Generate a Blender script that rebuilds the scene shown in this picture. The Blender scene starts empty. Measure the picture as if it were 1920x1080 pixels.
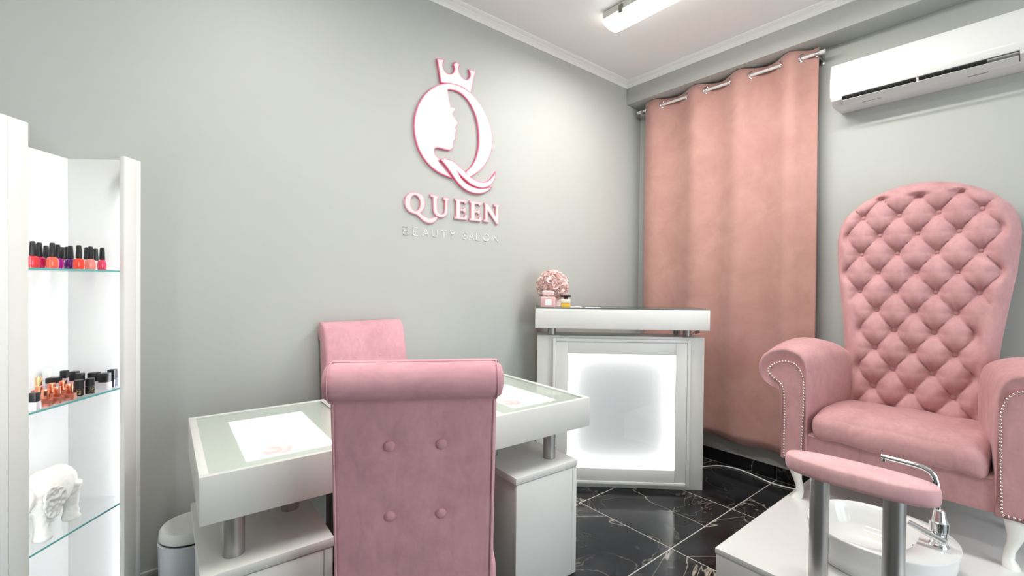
import bpy, bmesh, math, random
from math import sin, cos, pi, radians, sqrt
from mathutils import Vector, Matrix

random.seed(7)
scene = bpy.context.scene
COL = scene.collection

# ------------------------------------------------------------------ camera
cam_d = bpy.data.cameras.new('camera')
cam = bpy.data.objects.new('camera', cam_d)
COL.objects.link(cam)
CAM = Vector((-3.24, -2.29, 1.27))
yaw, pitch, roll = radians(50.681), radians(-0.634), radians(-0.5593)
fwd = Vector((cos(pitch) * cos(yaw), cos(pitch) * sin(yaw), sin(pitch)))
rt = Vector((sin(yaw), -cos(yaw), 0))
dn = fwd.cross(rt)
rt2 = rt * cos(roll) + dn * sin(roll)
dn2 = -rt * sin(roll) + dn * cos(roll)
R3 = Matrix((rt2, -dn2, -fwd)).transposed()
cam.matrix_world = Matrix.Translation(CAM) @ R3.to_4x4()
cam_d.sensor_width = 36.0
cam_d.lens = 857.6 * 36 / 1920
cam_d.clip_start = 0.02
scene.camera = cam

# ------------------------------------------------------------------ world, lights, exposure
scene.view_settings.view_transform = 'Standard'
scene.view_settings.look = 'None'
scene.view_settings.gamma = 1.0
scene.view_settings.use_curve_mapping = False
scene.view_settings.exposure = 0.16
DAYLIGHT = 4.6        # sky strength, let in by the added unseen window
LAMP_W = (31.0, 21.0)         # each ceiling lamp
GLOW = 1.0

world = bpy.data.worlds.new('world')
scene.world = world
world.use_nodes = True
bg = world.node_tree.nodes['Background']
bg.inputs['Color'].default_value = (0.86, 0.94, 1.0, 1)
bg.inputs['Strength'].default_value = DAYLIGHT


def area_light(name, loc, size_x, size_y, power, color, rot=(0, 0, 0)):
    ld = bpy.data.lights.new(name, 'AREA')
    ld.shape = 'RECTANGLE'
    ld.size, ld.size_y = size_x, size_y
    ld.energy = power
    ld.color = color
    o = bpy.data.objects.new(name, ld)
    COL.objects.link(o)
    o.location = loc
    o.rotation_euler = rot
    return o


LAMP_SPOTS = [(-1.03, -1.12), (-2.80, -1.35)]   # centres of the two ceiling lamps
WARM = (1.0, 0.99, 0.955)


# ------------------------------------------------------------------ materials
def mat(name, color, rough=0.5, metal=0.0, spec=0.5, sheen=0.0, coat=0.0, emit=None, emit_s=0.0,
        trans=0.0, ior=1.45):
    m = bpy.data.materials.new(name)
    m.use_nodes = True
    p = m.node_tree.nodes['Principled BSDF']
    p.inputs['Base Color'].default_value = (*color, 1)
    p.inputs['Roughness'].default_value = rough
    p.inputs['Metallic'].default_value = metal
    p.inputs['Specular IOR Level'].default_value = spec
    p.inputs['Sheen Weight'].default_value = sheen
    p.inputs['Coat Weight'].default_value = coat
    p.inputs['Transmission Weight'].default_value = trans
    p.inputs['IOR'].default_value = ior
    if emit:
        p.inputs['Emission Color'].default_value = (*emit, 1)
        p.inputs['Emission Strength'].default_value = emit_s
    return m


def nodes_of(m):
    return m.node_tree.nodes, m.node_tree.links, m.node_tree.nodes['Principled BSDF']


def add_noise_color(m, c1, c2, scale, detail=4.0, rough=0.6, coords='Object', lo=0.35, hi=0.65, distort=0.0):
    n, l, p = nodes_of(m)
    tc = n.new('ShaderNodeTexCoord')
    nz = n.new('ShaderNodeTexNoise')
    nz.inputs['Scale'].default_value = scale
    nz.inputs['Detail'].default_value = detail
    nz.inputs['Roughness'].default_value = rough
    nz.inputs['Distortion'].default_value = distort
    cr = n.new('ShaderNodeValToRGB')
    cr.color_ramp.elements[0].position = lo
    cr.color_ramp.elements[0].color = (*c1, 1)
    cr.color_ramp.elements[1].position = hi
    cr.color_ramp.elements[1].color = (*c2, 1)
    l.new(tc.outputs[coords], nz.inputs['Vector'])
    l.new(nz.outputs['Fac'], cr.inputs['Fac'])
    l.new(cr.outputs['Color'], p.inputs['Base Color'])
    return cr


def add_bump(m, scale, strength, dist=0.002, detail=3.0, coords='Object', stretch=None):
    n, l, p = nodes_of(m)
    tc = n.new('ShaderNodeTexCoord')
    nz = n.new('ShaderNodeTexNoise')
    nz.inputs['Scale'].default_value = scale
    nz.inputs['Detail'].default_value = detail
    b = n.new('ShaderNodeBump')
    b.inputs['Strength'].default_value = strength
    b.inputs['Distance'].default_value = dist
    if stretch:
        mp = n.new('ShaderNodeMapping')
        mp.inputs['Scale'].default_value = stretch
        l.new(tc.outputs[coords], mp.inputs['Vector'])
        l.new(mp.outputs['Vector'], nz.inputs['Vector'])
    else:
        l.new(tc.outputs[coords], nz.inputs['Vector'])
    l.new(nz.outputs['Fac'], b.inputs['Height'])
    l.new(b.outputs['Normal'], p.inputs['Normal'])


def velvet(name, c1, c2, scale=5.0, sheen=0.35):
    m = mat(name, c1, rough=0.85, spec=0.15, sheen=sheen)
    n, l, p = nodes_of(m)
    p.inputs['Sheen Roughness'].default_value = 0.35
    p.inputs['Sheen Tint'].default_value = (1.0, 0.78, 0.82, 1)
    cr = add_noise_color(m, c1, c2, scale, detail=5, rough=0.6, lo=0.3, hi=0.72, distort=0.8)
    # brushed nap: fine streaky patches over the broad ones
    tc = n.new('ShaderNodeTexCoord')
    mp = n.new('ShaderNodeMapping')
    mp.inputs['Scale'].default_value = (26, 26, 10)
    mp.inputs['Rotation'].default_value = (0.3, 0.5, 0.2)
    nz = n.new('ShaderNodeTexNoise')
    nz.inputs['Scale'].default_value = 1.0
    nz.inputs['Detail'].default_value = 6
    nz.inputs['Distortion'].default_value = 1.6
    rp = n.new('ShaderNodeMapRange')
    rp.inputs['From Min'].default_value = 0.30
    rp.inputs['From Max'].default_value = 0.70
    rp.inputs['To Min'].default_value = 0.93
    rp.inputs['To Max'].default_value = 1.05
    mul = n.new('ShaderNodeVectorMath')
    mul.operation = 'SCALE'
    l.new(tc.outputs['Object'], mp.inputs['Vector'])
    l.new(mp.outputs['Vector'], nz.inputs['Vector'])
    l.new(nz.outputs['Fac'], rp.inputs['Value'])
    l.new(cr.outputs['Color'], mul.inputs[0])
    l.new(rp.outputs['Result'], mul.inputs['Scale'])
    l.new(mul.outputs['Vector'], p.inputs['Base Color'])
    add_bump(m, 26, 0.3, 0.004, 4)
    return m


M = {}
M['wall'] = mat('wall_paint', (0.50, 0.505, 0.465), 0.55, spec=0.3)
add_noise_color(M['wall'], (0.452, 0.462, 0.438), (0.474, 0.484, 0.458), 1.3, coords='Object')
M['ceiling'] = mat('ceiling_paint', (0.88, 0.88, 0.865), 0.8)
M['moulding'] = mat('moulding_paint', (0.82, 0.82, 0.79), 0.5)
M['laminate'] = mat('white_laminate', (0.74, 0.735, 0.70), 0.33, spec=0.4)
add_noise_color(M['laminate'], (0.73, 0.725, 0.69), (0.755, 0.75, 0.72), 3.0)
M['cabinet_white'] = mat('cabinet_white', (0.80, 0.80, 0.79), 0.4, spec=0.4)
M['gloss_white'] = mat('gloss_white', (0.70, 0.695, 0.685), 0.16, spec=0.5)
M['ceramic'] = mat('ceramic', (0.76, 0.76, 0.745), 0.08, spec=0.5, coat=0.3)
M['ac_white'] = mat('ac_plastic', (0.70, 0.70, 0.685), 0.14, spec=0.5)
M['ac_grey'] = mat('ac_louver', (0.76, 0.74, 0.74), 0.35)
M['black'] = mat('black_plastic', (0.012, 0.012, 0.014), 0.35)
M['dark'] = mat('slot_shade_dark', (0.02, 0.02, 0.02), 0.8)
M['ac_vane'] = mat('ac_vane', (0.10, 0.10, 0.10), 0.5)
M['grey_print'] = mat('grey_print', (0.35, 0.34, 0.34), 0.6)
M['steel'] = mat('brushed_steel', (0.50, 0.49, 0.48), 0.38, metal=1.0)
M['satin'] = mat('satin_post', (0.42, 0.41, 0.40), 0.42, metal=0.85)
M['chrome'] = mat('chrome', (0.78, 0.78, 0.79), 0.06, metal=1.0)
M['nail'] = mat('nail_metal', (0.72, 0.66, 0.60), 0.22, metal=1.0)
M['velvet'] = velvet('pink_velvet', (0.58, 0.295, 0.335), (0.72, 0.385, 0.42))
M['velvet_throne'] = velvet('throne_velvet', (0.47, 0.245, 0.250), (0.60, 0.335, 0.335), 4.5, 0.25)
M['velvet_pale'] = velvet('pale_velvet', (0.66, 0.37, 0.39), (0.78, 0.48, 0.49), 7.0, 0.3)
M['curtain'] = mat('curtain_cloth', (0.62, 0.32, 0.27), 0.85, spec=0.15, sheen=0.25)
add_noise_color(M['curtain'], (0.43, 0.225, 0.195), (0.515, 0.290, 0.25), 5.0, 6, 0.65, lo=0.3, hi=0.7, distort=0.6)
add_bump(M['curtain'], 90, 0.3, 0.002, 5, stretch=(1, 1, 0.35))
M['bin_white'] = mat('bin_enamel', (0.72, 0.75, 0.80), 0.28)
M['bin_lid'] = mat('bin_lid_plastic', (0.80, 0.80, 0.77), 0.45)
M['leg_white'] = mat('leg_lacquer', (0.82, 0.80, 0.76), 0.25, coat=0.3)
M['dark_wood'] = mat('dark_leg', (0.05, 0.03, 0.025), 0.4)
M['skirting'] = mat('skirting_cap', (0.50, 0.51, 0.50), 0.4)
M['cable'] = mat('cable_white', (0.85, 0.85, 0.82), 0.4)
M['wire'] = mat('wire_black', (0.05, 0.012, 0.012), 0.4)
M['sign_white'] = mat('sign_white', (0.86, 0.80, 0.80), 0.12, coat=0.5)
M['sign_letter'] = mat('sign_letter_face', (0.84, 0.66, 0.67), 0.15, coat=0.5)
M['sign_pink'] = mat('sign_pink_edge', (0.86, 0.17, 0.30), 0.3)
M['sign_rose'] = mat('sign_rose_edge', (0.78, 0.32, 0.38), 0.3)
M['sub_white'] = mat('sign_sub_letter', (0.82, 0.82, 0.78), 0.35)
M['figurine'] = mat('figurine_plaster', (0.74, 0.73, 0.70), 0.7)
M['paper'] = mat('paper_white', (0.85, 0.86, 0.84), 0.6)
M['paper_lilac'] = mat('paper_lilac', (0.72, 0.60, 0.64), 0.6)
M['petal'] = mat('petal_pink', (0.9, 0.55, 0.53), 0.7)
add_noise_color(M['petal'], (0.93, 0.64, 0.60), (0.95, 0.78, 0.74), 14.0)
M['petal_pale'] = mat('petal_pale', (0.93, 0.76, 0.74), 0.7)
M['amber'] = mat('amber_scent', (0.80, 0.48, 0.06), 0.08, spec=0.6)
M['pink_scent'] = mat('pink_scent', (0.74, 0.44, 0.44), 0.08, spec=0.6)
M['brown_cap'] = mat('brown_cap', (0.03, 0.008, 0.008), 0.3)
M['gold'] = mat('rose_gold', (0.90, 0.36, 0.22), 0.22, metal=1.0)
M['gold_body'] = mat('rose_gold_glitter', (0.50, 0.17, 0.12), 0.35, metal=0.5)
M['yellow_gold'] = mat('pale_gold', (0.80, 0.52, 0.25), 0.25, metal=1.0)
M['glitter'] = mat('black_glitter', (0.02, 0.018, 0.015), 0.25)
add_noise_color(M['glitter'], (0.012, 0.011, 0.010), (0.45, 0.28, 0.12), 160.0, 2, lo=0.55, hi=0.72)
M['led'] = mat('led_strip', (1, 1, 1), 0.5, emit=(0.93, 0.96, 1.0), emit_s=15.0 * GLOW)
M['panel_glow'] = mat('table_light_panel', (0.8, 0.8, 0.8), 0.4, emit=(1.0, 1.0, 0.98), emit_s=1.05)
M['rose_print'] = mat('rose_print', (0.8, 0.5, 0.5), 0.5, emit=(1.0, 0.84, 0.84), emit_s=0.72)
M['rose_print_dark'] = mat('rose_print_dark', (0.7, 0.4, 0.4), 0.5, emit=(1.0, 0.72, 0.73), emit_s=0.70)
M['desk_bed'] = mat('desk_bed', (0.80, 0.81, 0.77), 0.5)
M['lamp_glow'] = mat('lamp_diffuser', (0.9, 0.9, 0.85), 0.4, emit=(1.0, 0.985, 0.95), emit_s=7.0)
M['lamp_base'] = mat('lamp_housing', (0.72, 0.72, 0.68), 0.45)
M['lamp_clip'] = mat('lamp_clip', (0.22, 0.21, 0.18), 0.4)


def polish(name, c):
    return mat('polish_' + name, c, 0.08, spec=0.6, coat=0.6)


def thin_glass(name, tint, gloss=0.12, rough=0.02):
    """flat pane: mostly clear, tinted, with a Fresnel reflection"""
    m = bpy.data.materials.new(name)
    m.use_nodes = True
    n, l = m.node_tree.nodes, m.node_tree.links
    n.remove(n['Principled BSDF'])
    out = n['Material Output']
    tr = n.new('ShaderNodeBsdfTransparent')
    tr.inputs['Color'].default_value = (*tint, 1)
    gl = n.new('ShaderNodeBsdfGlossy')
    gl.inputs['Roughness'].default_value = rough
    fr = n.new('ShaderNodeFresnel')
    geo = n.new('ShaderNodeNewGeometry')
    io = n.new('ShaderNodeMapRange')      # the same pane seen from its inner side
    io.inputs['To Min'].default_value = 1.45
    io.inputs['To Max'].default_value = 1 / 1.45
    l.new(geo.outputs['Backfacing'], io.inputs['Value'])
    l.new(io.outputs['Result'], fr.inputs['IOR'])
    mx = n.new('ShaderNodeMixShader')
    l.new(fr.outputs['Fac'], mx.inputs['Fac'])
    l.new(tr.outputs['BSDF'], mx.inputs[1])
    l.new(gl.outputs['BSDF'], mx.inputs[2])
    l.new(mx.outputs['Shader'], out.inputs['Surface'])
    return m


M['pane'] = thin_glass('clear_pane', (0.992, 1.0, 0.997))
M['table_glass'] = thin_glass('table_glass', (0.965, 0.985, 0.97))
M['glass_edge'] = mat('glass_edge_green', (0.12, 0.42, 0.40), 0.1, spec=0.6)
M['glass_edge_dark'] = mat('glass_edge_dark', (0.09, 0.13, 0.12), 0.1, spec=0.6)


def marble():
    m = mat('black_marble', (0.016, 0.016, 0.018), 0.13, spec=0.28)
    n, l, p = nodes_of(m)
    geo = n.new('ShaderNodeNewGeometry')
    info = n.new('ShaderNodeObjectInfo')
    mul = n.new('ShaderNodeMath'); mul.operation = 'MULTIPLY'; mul.inputs[1].default_value = 37.0
    comb = n.new('ShaderNodeCombineXYZ')
    add = n.new('ShaderNodeVectorMath'); add.operation = 'ADD'
    l.new(info.outputs['Random'], mul.inputs[0])
    for i in range(3):
        l.new(mul.outputs[0], comb.inputs[i])
    l.new(geo.outputs['Position'], add.inputs[0])
    l.new(comb.outputs[0], add.inputs[1])

    def vein(scale, distort, width, detail):
        nz = n.new('ShaderNodeTexNoise')
        nz.inputs['Scale'].default_value = scale
        nz.inputs['Detail'].default_value = detail
        nz.inputs['Distortion'].default_value = distort
        l.new(add.outputs[0], nz.inputs['Vector'])
        sub = n.new('ShaderNodeMath'); sub.operation = 'SUBTRACT'; sub.inputs[1].default_value = 0.5
        ab = n.new('ShaderNodeMath'); ab.operation = 'ABSOLUTE'
        mr = n.new('ShaderNodeMapRange')
        mr.inputs['From Min'].default_value = 0.0
        mr.inputs['From Max'].default_value = width
        mr.inputs['To Min'].default_value = 1.0
        mr.inputs['To Max'].default_value = 0.0
        l.new(nz.outputs['Fac'], sub.inputs[0]); l.new(sub.outputs[0], ab.inputs[0]); l.new(ab.outputs[0], mr.inputs['Value'])
        return mr.outputs['Result']
    v1 = vein(0.95, 0.8, 0.0036, 6.0)
    v2 = vein(3.6, 1.0, 0.010, 6.0)
    mask = n.new('ShaderNodeTexNoise'); mask.inputs['Scale'].default_value = 2.6
    l.new(add.outputs[0], mask.inputs['Vector'])
    mk = n.new('ShaderNodeMapRange')
    mk.inputs['From Min'].default_value = 0.46; mk.inputs['From Max'].default_value = 0.66
    l.new(mask.outputs['Fac'], mk.inputs['Value'])
    m1 = n.new('ShaderNodeMath'); m1.operation = 'MULTIPLY'
    l.new(v2, m1.inputs[0]); l.new(mk.outputs['Result'], m1.inputs[1])
    m1b = n.new('ShaderNodeMath'); m1b.operation = 'MULTIPLY'; m1b.inputs[1].default_value = 0.3
    l.new(m1.outputs[0], m1b.inputs[0])
    m2 = n.new('ShaderNodeMath'); m2.operation = 'MAXIMUM'
    mv = n.new('ShaderNodeMath'); mv.operation = 'MULTIPLY'; mv.inputs[1].default_value = 0.8
    l.new(v1, mv.inputs[0])
    l.new(mv.outputs[0], m2.inputs[0]); l.new(m1b.outputs[0], m2.inputs[1])
    cloud = n.new('ShaderNodeTexNoise'); cloud.inputs['Scale'].default_value = 5.0; cloud.inputs['Detail'].default_value = 6
    l.new(add.outputs[0], cloud.inputs['Vector'])
    base = n.new('ShaderNodeValToRGB')
    base.color_ramp.elements[0].position = 0.35; base.color_ramp.elements[0].color = (0.008, 0.008, 0.009, 1)
    base.color_ramp.elements[1].position = 0.75; base.color_ramp.elements[1].color = (0.030, 0.031, 0.035, 1)
    l.new(cloud.outputs['Fac'], base.inputs['Fac'])
    mix = n.new('ShaderNodeMix'); mix.data_type = 'RGBA'
    l.new(m2.outputs[0], mix.inputs[0])
    l.new(base.outputs['Color'], mix.inputs[6])
    mix.inputs[7].default_value = (0.46, 0.41, 0.34, 1)
    l.new(mix.outputs[2], p.inputs['Base Color'])
    return m


M['marble'] = marble()
M['grout'] = mat('grout', (0.60, 0.58, 0.54), 0.8)


# ------------------------------------------------------------------ mesh helpers
def bm_new():
    return bmesh.new()


def add_box(bm, x0, x1, y0, y1, z0, z1, bev=0.0, seg=2, mi=0):
    vs = [bm.verts.new((x, y, z)) for x in (x0, x1) for y in (y0, y1) for z in (z0, z1)]
    q = [(0, 1, 3, 2), (4, 6, 7, 5), (0, 4, 5, 1), (2, 3, 7, 6), (0, 2, 6, 4), (1, 5, 7, 3)]
    fs = [bm.faces.new([vs[i] for i in f]) for f in q]
    for f in fs:
        f.material_index = mi
    if bev > 0:
        es = list({e for f in fs for e in f.edges})
        bmesh.ops.bevel(bm, geom=es, offset=bev, segments=seg, profile=0.5, affect='EDGES', clamp_overlap=True)
    return fs


def add_prism(bm, pts, axis, a0, a1, mi=0):
    """closed polygon pts (u, v) extruded along axis ('x' -> (y, z), 'y' -> (x, z), 'z' -> (x, y))"""
    def P(u, v, a):
        return {'x': (a, u, v), 'y': (u, a, v), 'z': (u, v, a)}[axis]
    A = [bm.verts.new(P(u, v, a0)) for u, v in pts]
    B = [bm.verts.new(P(u, v, a1)) for u, v in pts]
    n = len(pts)
    fs = [bm.faces.new(A), bm.faces.new(B[::-1])]
    for i in range(n):
        j = (i + 1) % n
        fs.append(bm.faces.new([A[i], B[i], B[j], A[j]][::-1]))
    for f in fs:
        f.material_index = mi
    return fs


def add_lathe(bm, prof, center=(0, 0, 0), seg=24, sx=1.0, sy=1.0, mi=0, cap=True):
    """prof: list of (r, z); revolves about z"""
    cx, cy, cz = center
    rings = []
    for r, z in prof:
        if r < 1e-6:
            rings.append([bm.verts.new((cx, cy, cz + z))])
        else:
            rings.append([bm.verts.new((cx + r * sx * cos(2 * pi * k / seg), cy + r * sy * sin(2 * pi * k / seg), cz + z)) for k in range(seg)])
    for a, b in zip(rings, rings[1:]):
        for k in range(seg):
            k2 = (k + 1) % seg
            if len(a) == 1 and len(b) > 1:
                f = bm.faces.new((a[0], b[k2], b[k]))
            elif len(b) == 1 and len(a) > 1:
                f = bm.faces.new((a[k], a[k2], b[0]))
            elif len(a) > 1:
                f = bm.faces.new((a[k], a[k2], b[k2], b[k]))
            else:
                continue
            f.material_index = mi
    if cap:
        if len(rings[0]) > 1:
            bm.faces.new(rings[0][::-1]).material_index = mi
        if len(rings[-1]) > 1:
            bm.faces.new(rings[-1]).material_index = mi


def add_tube(bm, pts, r, seg=10, mi=0, closed=False):
    """tube along points; r is a number or a list of radii (r or (ra, rb))"""
    pts = [Vector(p) for p in pts]
    n = len(pts)
    rad = r if isinstance(r, (list, tuple)) else [r] * n
    rings = []
    up = None
    for i, p in enumerate(pts):
        if closed:
            t = (pts[(i + 1) % n] - pts[i - 1]).normalized()
        else:
            t = (pts[min(i + 1, n - 1)] - pts[max(i - 1, 0)]).normalized()
        if up is None:
            up = Vector((0, 0, 1)) if abs(t.z) < 0.9 else Vector((1, 0, 0))
        a = t.cross(up)
        if a.length < 1e-6:
            a = t.orthogonal()
        a.normalize()
        up = a.cross(t).normalized()
        ra, rb = rad[i] if isinstance(rad[i], (list, tuple)) else (rad[i], rad[i])
        rings.append([bm.verts.new(p + a * ra * cos(2 * pi * k / seg) + up * rb * sin(2 * pi * k / seg)) for k in range(seg)])
    m = n if closed else n - 1
    for i in range(m):
        A, B = rings[i], rings[(i + 1) % n]
        for k in range(seg):
            k2 = (k + 1) % seg
            bm.faces.new((A[k], A[k2], B[k2], B[k])).material_index = mi
    if not closed:
        bm.faces.new(rings[0][::-1]).material_index = mi
        bm.faces.new(rings[-1]).material_index = mi


def add_cushion(bm, c, s, r, n=10, puff=(0, 0, 0), mi=0):
    """rounded, puffed box: centre c, full size s, corner radius r"""
    h = [v / 2 for v in s]
    inner = [max(v - r, 1e-4) for v in h]
    cache = {}

    def vert(p):
        key = tuple(round(v, 4) for v in p)
        if key in cache:
            return cache[key]
        q = [p[i] * h[i] for i in range(3)]
        cl = [max(-inner[i], min(inner[i], q[i])) for i in range(3)]
        d = Vector([q[i] - cl[i] for i in range(3)])
        if d.length > 1e-9:
            d = d.normalized() * r
        w = Vector(cl) + d
        for i in range(3):
            a, b = (i + 1) % 3, (i + 2) % 3
            w[i] += puff[i] * p[i] * (1 - p[a] ** 2) * (1 - p[b] ** 2)
        cache[key] = bm.verts.new(w + Vector(c))
        return cache[key]
    g = [-1 + 2 * i / n for i in range(n + 1)]
    # pack samples near the edges so the rounding is smooth
    g = [math.copysign(1 - (1 - abs(v)) ** 1.5, v) for v in g]
    for ax in range(3):
        a, b = (ax + 1) % 3, (ax + 2) % 3
        for sgn in (-1, 1):
            for i in range(n):
                for j in range(n):
                    quad = []
                    for (u, v) in ((g[i], g[j]), (g[i + 1], g[j]), (g[i + 1], g[j + 1]), (g[i], g[j + 1])):
                        p = [0, 0, 0]
                        p[ax], p[a], p[b] = sgn, u, v
                        quad.append(vert(p))
                    if sgn < 0:
                        quad.reverse()
                    try:
                        bm.faces.new(quad).material_index = mi
                    except ValueError:
                        pass


def add_sphere(bm, c, r, u=10, v=6, s=(1, 1, 1), mi=0):
    prof = [(r * sin(pi * k / v), -r * cos(pi * k / v) * s[2]) for k in range(v + 1)]
    prof[0] = (0, prof[0][1])
    prof[-1] = (0, prof[-1][1])
    add_lathe(bm, prof, c, u, s[0], s[1], mi, cap=False)


def obj(name, bm, mats, parent=None, loc=(0, 0, 0), rot=(0, 0, 0), angle=35, flat=False):
    bmesh.ops.recalc_face_normals(bm, faces=bm.faces[:])
    me = bpy.data.meshes.new(name)
    bm.to_mesh(me)
    bm.free()
    if not isinstance(mats, (list, tuple)):
        mats = [mats]
    for m in mats:
        me.materials.append(m)
    if not flat:
        me.shade_smooth()
        me.set_sharp_from_angle(angle=radians(angle))
    o = bpy.data.objects.new(name, me)
    COL.objects.link(o)
    o.location = loc
    o.rotation_euler = rot
    if parent:
        o.parent = parent
    return o


def thing(name, label, cat, loc=(0, 0, 0), rotz=0.0, group=None):
    o = bpy.data.objects.new(name, None)
    COL.objects.link(o)
    o.empty_display_size = 0.05
    o.location = loc
    o.rotation_euler = (0, 0, rotz)
    o['label'] = label
    o['category'] = cat
    if group:
        o['group'] = group
    return o


def tag(o, label, cat, group=None):
    o['label'] = label
    o['category'] = cat
    if group:
        o['group'] = group
    return o


def struct(name, bm, m, **k):
    o = obj(name, bm, m, **k)
    if not k.get('parent'):
        o['kind'] = 'structure'
    return o


def box_part(name, parent, m, x0, x1, y0, y1, z0, z1, bev=0.002):
    b = bm_new()
    add_box(b, x0, x1, y0, y1, z0, z1, bev)
    return obj(name, b, m, parent)


def link_copy(src, parent, loc=None, rot=None):
    c = src.copy()
    COL.objects.link(c)
    c.parent = parent
    if loc is not None:
        c.location = loc
    if rot is not None:
        c.rotation_euler = rot
    return c


# ------------------------------------------------------------------ room shell
RX0, RY0, RZ = -3.95, -4.6, 2.885

b = bm_new(); add_box(b, RX0, 0, RY0, 0, -0.06, -0.0016)
floor = struct('floor', b, M['grout'])
TX, TY, GAP = 0.62, 0.582, 0.0055
b = bm_new(); add_box(b, -TX / 2 + GAP / 2, TX / 2 - GAP / 2, -TY / 2 + GAP / 2, TY / 2 - GAP / 2, -0.0014, 0.0, 0.0006, 1)
tile0 = None
gx = -1.251
gy = -1.09
i0, i1 = math.ceil((RX0 - gx) / TX) - 1, math.ceil((0 - gx) / TX)
j0, j1 = math.ceil((RY0 - gy) / TY) - 1, math.ceil((0 - gy) / TY)
for i in range(i0, i1):
    for j in range(j0, j1):
        x0, x1 = max(RX0, gx + i * TX), min(0, gx + (i + 1) * TX)
        y0, y1 = max(RY0, gy + j * TY), min(0, gy + (j + 1) * TY)
        if x1 - x0 < 0.01 or y1 - y0 < 0.01:
            continue
        full = (x1 - x0 > TX - 0.001) and (y1 - y0 > TY - 0.001)
        if full:
            if tile0 is None:
                tile0 = obj('tile', b, M['marble'], floor)
                t = tile0
            else:
                t = link_copy(tile0, floor)
            t.location = ((x0 + x1) / 2, (y0 + y1) / 2, 0)
        else:
            hx, hy = (x1 - x0) / 2 - GAP / 2, (y1 - y0) / 2 - GAP / 2
            bb = bm_new(); add_box(bb, -hx, hx, -hy, hy, -0.0014, 0.0, 0.0006, 1)
            obj('tile', bb, M['marble'], floor, ((x0 + x1) / 2, (y0 + y1) / 2, 0))

b = bm_new(); add_box(b, RX0, 0.12, 0, 0.12, -0.06, RZ + 0.1)
struct('wall_back', b, M['wall'])
b = bm_new(); add_box(b, 0, 0.12, RY0, 0, -0.06, RZ + 0.1)
struct('wall_right', b, M['wall'])
b = bm_new(); add_box(b, RX0 - 0.12, RX0, RY0 - 0.12, 0.12, -0.06, RZ + 0.1)
struct('wall_left', b, M['wall'])
b = bm_new(); add_box(b, RX0, 0, RY0, 0, RZ, RZ + 0.1)
struct('ceiling', b, M['ceiling'])
# street wall behind the photographer; wide unseen window added for fill light
b = bm_new()
WX0, WX1, WZ0, WZ1 = -2.7, -0.30, 0.12, 2.60
add_box(b, RX0, WX0, RY0 - 0.12, RY0, -0.06, RZ + 0.1)
add_box(b, WX1, 0.12, RY0 - 0.12, RY0, -0.06, RZ + 0.1)
add_box(b, WX0, WX1, RY0 - 0.12, RY0, -0.06, WZ0)
add_box(b, WX0, WX1, RY0 - 0.12, RY0, WZ1, RZ + 0.1)
struct('wall_front', b, M['wall'])
b = bm_new()
for x in (WX0, (WX0 * 2 + WX1) / 3, (WX0 + WX1 * 2) / 3, WX1 - 0.06):
    add_box(b, x, x + 0.06, RY0 - 0.08, RY0 - 0.02, WZ0, WZ1, 0.004)
add_box(b, WX0, WX1, RY0 - 0.08, RY0 - 0.02, WZ0, WZ0 + 0.06, 0.004)
add_box(b, WX0, WX1, RY0 - 0.08, RY0 - 0.02, WZ1 - 0.06, WZ1, 0.004)
win = struct('fill_window_1', b, M['gloss_white'])
b = bm_new(); add_box(b, WX0 + 0.02, WX1 - 0.02, RY0 - 0.054, RY0 - 0.048, WZ0 + 0.02, WZ1 - 0.02)
obj('pane', b, M['pane'], win)

# beam along the right wall
b = bm_new(); add_box(b, -0.187, 0.0, RY0, 0, 2.713, RZ, 0.002)
struct('trim_1', b, M['wall'])


def crown(pts_fn_axis, name, length0, length1):
    pass


# crown moulding: profile as (distance from the wall, height below ceiling)
prof = [(0, 0.045), (0.008, 0.045), (0.012, 0.036), (0.024, 0.024), (0.030, 0.020), (0.030, 0.016), (0.046, 0.010), (0.052, 0.004), (0.052, 0.0), (0, 0.0)]
b = bm_new(); add_prism(b, [(-d, RZ - h) for d, h in prof], 'x', RX0, -0.187)
struct('trim_2', b, M['moulding'], angle=25)
b = bm_new(); add_prism(b, [(-0.187 - d, RZ - h) for d, h in prof], 'y', RY0, 0)
struct('trim_3', b, M['moulding'], angle=25)

# skirting: marble tiles with a pale cap
b = bm_new(); add_box(b, RX0, -0.009, -0.004, 0, 0, 0.09); add_box(b, RX0, 0, -0.012, 0, 0.09, 0.122, 0.003)
sb = struct('baseboard_back', b, M['skirting'])
b = bm_new(); add_box(b, -0.004, 0, RY0, 0, 0, 0.088); add_box(b, -0.012, 0, RY0, 0, 0.088, 0.101, 0.003)
sr = struct('baseboard_right', b, M['skirting'])
b = bm_new(); add_box(b, -0.009, -0.001, -0.1440, 0.1440, 0.001, 0.088, 0.0006, 1)
t0 = None
y = -0.511 + 0.29
k = 0
while y > RY0 + 0.3:
    yc = y - 0.145
    if t0 is None:
        t0 = obj('tile', b, M['marble'], sr, (0, yc, 0))
    else:
        link_copy(t0, sr, (0, yc, 0))
    y -= 0.29
b = bm_new(); add_box(b, -0.1440, 0.1440, -0.009, -0.001, 0.001, 0.09, 0.0006, 1)
t0 = None
x = -0.02
while x > RX0 + 0.3:
    xc = x - 0.155
    if t0 is None:
        t0 = obj('tile', b, M['marble'], sb, (xc, 0, 0))
    else:
        link_copy(t0, sb, (xc, 0, 0))
    x -= 0.29

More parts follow.
